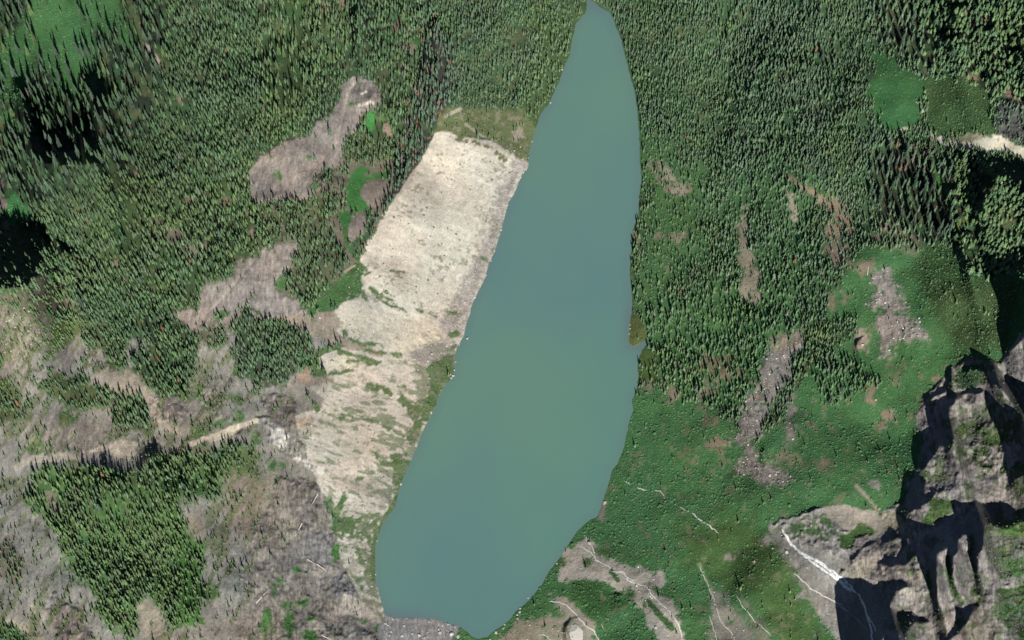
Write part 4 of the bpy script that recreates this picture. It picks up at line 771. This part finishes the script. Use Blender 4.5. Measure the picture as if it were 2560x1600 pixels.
# separate shrubs dotted on the pale slide
SP = [(985,545),(1000,552),(1020,560),(1065,520),(1125,660),(1130,450),(1136,452),(1150,412),(1156,420),(1190,425),(1198,430),(1204,437),(1120,448),(1138,470),(1178,465),(1176,474),(1059,538),(1062,553),(1068,560),(1085,568),(1120,572),(1128,575),(1030,580),(1036,588),(975,615),(982,622),(985,630),(980,642),(958,660),(965,665),(970,670),(990,662),(1000,680),(985,675),(955,690),(960,705),(950,692),(1040,718),(1030,735),(1020,728),(1000,720),(995,735),(1041,732),(1075,755),(1160,700),(1190,690),(1140,735),(1070,700),(1110,640),(1168,655),(1190,590),(1170,560),(1215,555),(1225,520),(1235,500),(1230,450),(1250,440),(1262,455),(1245,420),(1225,405),(1212,395),(1100,400),(1085,415),(1018,472),(1028,432),(990,800),(1010,812),(880,825),(884,832),(925,905),(1020,840),(1050,855),(880,770),(900,780),(1055,770),(1095,735),(900,1040),(932,1006),(936,1010),(974,1012),(866,995),(869,1012),(778,1078),(895,1105),(890,1098),(928,1078),(936,1084),(870,1110),(912,1105),(896,1128),(905,1135),(967,1120),(960,1105),(955,1180),(918,1245),(926,1285),(1003,1145),(845,1150),(867,1146),(1078,468),(1104,482),(1140,585),(1150,600),(1138,620),(1048,610),(1105,610),(1075,590)]
it2 = [dict(x=x+random.uniform(-1, 1), y=y+random.uniform(-1, 1), size=random.uniform(.9, 2.1), col=random.choice(['dark olive', 'dull green'])) for x, y in SP]
SMK = [('the pale slide hummock', 1110, 480), ('the top corner of the pale slide', 1150, 370), ('the middle of the pale slide', 1020, 640), ("the slide's stony foot", 1180, 640), ('the lower sandy lobe', 950, 830), ('the southern sandy lobes', 890, 1080)]
labelled(it2, 'shrub', 'shrub', SMK, 'shrub')
smat = {'dark olive': mat('shrub_olive', b_solid((.16,.16,.125), .8, 2, .9, .1, .5)), 'dull green': mat('shrub_green', b_solid((.14,.16,.115), .8, 2, .9, .1, .5))}
SM = {}
for c in smat:
    for s in range(3):
        v, f = blob(200+s, 9, 3); r_ = random.Random(s); v2 = v.copy()*np.array([1.6, 1.3, .8]); SM[c, s] = npmesh('foliage', v2, f, smat[c])
sv, sf = cyl([(0,0,-.4),(.05,.02,.15),(.1,0,.5)], [.07,.05,.02]); STM = npmesh('stem', sv, sf, M_BARK)
for n_, it in enumerate(it2):
    root = bpy.data.objects.new('shrub', None); scene.collection.objects.link(root); root.location = ground(it['x'], it['y'], 0); root.rotation_euler = (0, 0, random.random()*6.28); s = it['size']
    tag(root, it['label'], 'shrub', it['group'])
    f_ = link('foliage', SM[it['col'], n_ % 3], root); f_.scale = (s, s, s*.8); s_ = link('stem', STM, root); s_.scale = (s, s, s)

# ------------------------------------------------------------------ rocks
def rock(seed, sub=2, flat=.75, jag=.28):
    import bmesh
    bm = bmesh.new(); bmesh.ops.create_icosphere(bm, subdivisions=sub, radius=.5); r = random.Random(seed)
    pl = [(np.array([r.gauss(0, 1) for _ in range(3)]), r.uniform(.28, .44)) for _ in range(9)]
    pl = [(a/np.linalg.norm(a), d) for a, d in pl]
    V = []
    for v in bm.verts:
        p = np.array(v.co)
        for a, d in pl:
            q = p@a
            if q > d: p = p-a*(q-d)
        V.append(p*(1+r.uniform(-jag, jag)*.25))
    Fc = [[v.index for v in f.verts] for f in bm.faces]; bm.free()
    V = np.array(V); V[:, 2] = V[:, 2]*flat+.15
    return V, np.array(Fc)
RS = [rock(s, 1) for s in range(8)]
X, Y = cand(4.2); rb = bil(RUB, X, Y); ok = (bil(DL, X, Y) > 1) & (rng.random(len(X)) < rb*.55) & (X > -20) & (X < 2580) & (Y > -20) & (Y < 1620)
X, Y = X[ok], Y[ok]; n = len(X); sz = np.exp(rng.normal(0, .45, n))*1.25
cc = np.stack([bil(COL[..., k], X, Y) for k in range(3)], 1); cc = .5*cc+.5*np.array([.36,.34,.32]); cc *= np.exp(rng.normal(0, .28, (n, 1)))
V, Fc, Cc = instance('r', RS, X, Y, sz, sz*1.1, np.clip(cc, 0, .8), .1)
tag(link('rubble', npmesh('rubble', V, Fc, M_STONE, False, {'cover': Cc})), 'loose broken stones strewn over the slides and scree', 'rubble', kind='stuff')
print('rubble', n)
RM = {c: mat('boulder_'+n_, b_solid(v, .5, 1.3, .9, .2, .3)) for c, n_, v in (('white', 'white', (.29,.28,.26)), ('pale grey', 'grey', (.28,.27,.255)), ('tan', 'tan', (.30,.26,.21)))}
RB = {(c, s): npmesh('boulder', *rock(300+s*3, 3, .8), RM[c]) for c in RM for s in range(4)}
BD = [(1168,846,5,'white'),(1163,806,3.6,'white'),(1158,820,3.4,'white'),(1133,940,5,'white'),(1128,945,4,'white'),(1126,936,4,'white'),(1136,925,3.6,'white'),(1078,1032,4.6,'white'),(1268,513,4,'white'),(1262,528,3.4,'white'),(1253,575,4,'white'),(1245,590,3.2,'white'),(1315,424,3.6,'white'),(1318,412,3,'white'),(1308,432,3.4,'white'),(1236,628,3.4,'white'),(1227,652,3.6,'white'),(1215,688,3.2,'white'),(1200,718,3.4,'white'),(1170,790,3.2,'white'),(1139,905,3,'white'),(1002,1211,4,'white'),(942,1352,2.6,'white'),(939,1436,2.6,'white'),(1330,354,3.4,'white'),(1376,257,3.4,'white'),(1405,174,4,'tan'),(1148,862,3,'pale grey'),
      (1076,848,3.4,'white'),(1088,860,3,'white'),(1100,855,3,'white'),(1064,872,3.2,'pale grey'),(1045,880,2.6,'white'),(1032,962,3.2,'white'),(1030,940,2.8,'white'),(1073,946,3.4,'white'),(1048,980,2.6,'white'),(998,992,2.8,'white'),(1026,990,2.6,'white'),(1130,828,3.4,'pale grey'),(971,873,2.6,'white'),(990,898,2.8,'white'),(1163,762,3,'white'),(1180,738,3.2,'white'),(1150,770,2.8,'white'),(1107,683,2.8,'white'),(1161,515,2.6,'white'),(1018,518,2.6,'white'),(1240,470,3,'pale grey'),
      (2305,277,8.5,'pale grey'),(2293,255,5,'pale grey'),(1512,1257,7,'tan'),(1575,812,2.8,'white'),(1575,822,2.8,'white'),(1573,835,2.6,'white'),(1299,1531,5,'white'),(1293,1537,4,'white'),(1300,1522,3.6,'pale grey'),(1905,1149,3.4,'white'),(1886,1405,4.4,'tan'),(2155,862,7,'tan'),(1392,1409,3,'white'),(1405,1560+20,3,'pale grey'),(1320,1495,3,'pale grey'),(1835,775,3,'white'),(1958,762,4,'pale grey'),(2189,1000,3.6,'white'),(1663,945,3,'white'),(1800,945,3.4,'white'),(2480,737,3.2,'white'),
      (1010,1565,4,'pale grey'),(1005,1590,6,'white'),(1030,1585,4,'pale grey'),(1100,1582,6,'white'),(1128,1585,8,'white'),(1145,1592,6,'pale grey'),(1060,1595,4.5,'pale grey'),(965,1560,3,'pale grey'),(1072,1555,3,'white'),(1240,1582,5,'white'),(1258,1572,3,'white'),(1262,1562,3,'white'),(1225,1600,4,'pale grey'),(978,1580,4,'pale grey'),(1040,1568,3,'white'),(72,777,5,'white'),(60,770,3.6,'white'),(38,818,5,'white'),(25,850,3,'white'),(55,835,3,'white'),(78,860,3,'white'),(90,838,3,'white'),(12,880,3,'white'),(48,880,3,'white')]
it3 = [dict(x=x, y=y, size=s, col=c) for x, y, s, c in BD]
BMK = [("the slide's stony foot", 1240, 590), ('the lakeside green patch', 1125, 930), ('the boulder in the water', 1165, 830), ('the mid slide rubble', 1070, 880), ('the upper right green meadow', 2300, 265), ('the small green spit', 1575, 830), ('the south corner of the lake', 1200, 1590), ('the east shore inlet', 1512, 1270), ('the speckled clearing at far left', 50, 830), ('the bushy south-east slope', 1880, 1400), ('the grey scree tongue', 2200, 800), ('the top end of the lake', 1400, 180), ('the west shore beach', 980, 1300)]
labelled(it3, 'boulder', 'boulder', BMK, 'boulder')
for n_, it in enumerate(it3):
    dl = float(bil(DL, it['x'], it['y'])); s = it['size']*.8
    o = link('boulder', RB[it['col'], n_ % 4]); o.location = ground(it['x'], it['y'], -.1*s) if dl > 0 else world(it['x'], it['y'], .05*s)
    o.rotation_euler = (0, 0, random.random()*6.28); o.scale = (s, s*random.uniform(.75, 1), s*.8); tag(o, it['label'], 'boulder', it['group'])
# one rounded outcrop near the south shore
m = mat('outcrop_rock', b_solid((.30,.285,.26), .6, .6, .95, .15))
v, f = rock(911, 4, .5, .2); o = link('rock_outcrop', npmesh('rock_outcrop', v, f, m)); o.location = ground(1438, 1580, -3); o.scale = (24, 30, 16); tag(o, 'large rounded grey outcrop with a dark rim beside the short curving stream', 'outcrop')

# ------------------------------------------------------------------ bleached logs
LOGS = [((795,1234),(779,1262),'upper of the two bleached logs beside the dark grey spur'),((755,1308),(737,1342),'bleached log lying low beside the dark grey spur'),((792,1410),(817,1428),'thick white log above the blue-grey knoll near the west shore'),((768,1398),(790,1412),'thin white log reaching towards the thick white log'),((640,1508),(668,1478),'long pale log on the brown slope at bottom centre left'),((805,1588),(828,1600),'white log at the bottom edge below the sandy beach'),
        ((538,1462),(546,1452),'short white log in the lower left rock field'),((187,694),(202,692),'pale fallen trunk in the brushy clearing on the left'),((420,1012),(436,1005),'pale fallen trunk beside the dark rock patch'),((470,1020),(476,1010),'short pale trunk right of the dark rock patch'),((2168,748-60),(2172,664),'pale fallen trunk above the grey scree tongue')]
lv_, lf_ = cyl([(0,0,0),(0,0,.35),(.01,0,.7),(0,0,1)], [.035,.03,.022,.01], 7)
bv, bf = cyl([(0,0,.55),(.05,.03,.62),(.09,.05,.66)], [.01,.007,.002], 5)
LGT = npmesh('log', lv_, lf_, M_DEADWOOD); LGB = npmesh('branch', bv, bf, M_DEADWOOD)
from mathutils import Vector
for a, b, lab in LOGS:
    p = Vector(ground(*a, .6)); q = Vector(ground(*b, .6)); d = q-p
    root = bpy.data.objects.new('fallen_log', None); scene.collection.objects.link(root); root.location = p; root.rotation_mode = 'QUATERNION'; root.rotation_quaternion = d.to_track_quat('Z', 'Y')
    tag(root, lab, 'log', 'bleached fallen logs'); l = d.length
    o = link('log', LGT, root); o.scale = (l*1.0, l*1.0, l); o = link('branch', LGB, root); o.scale = (l, l, l)
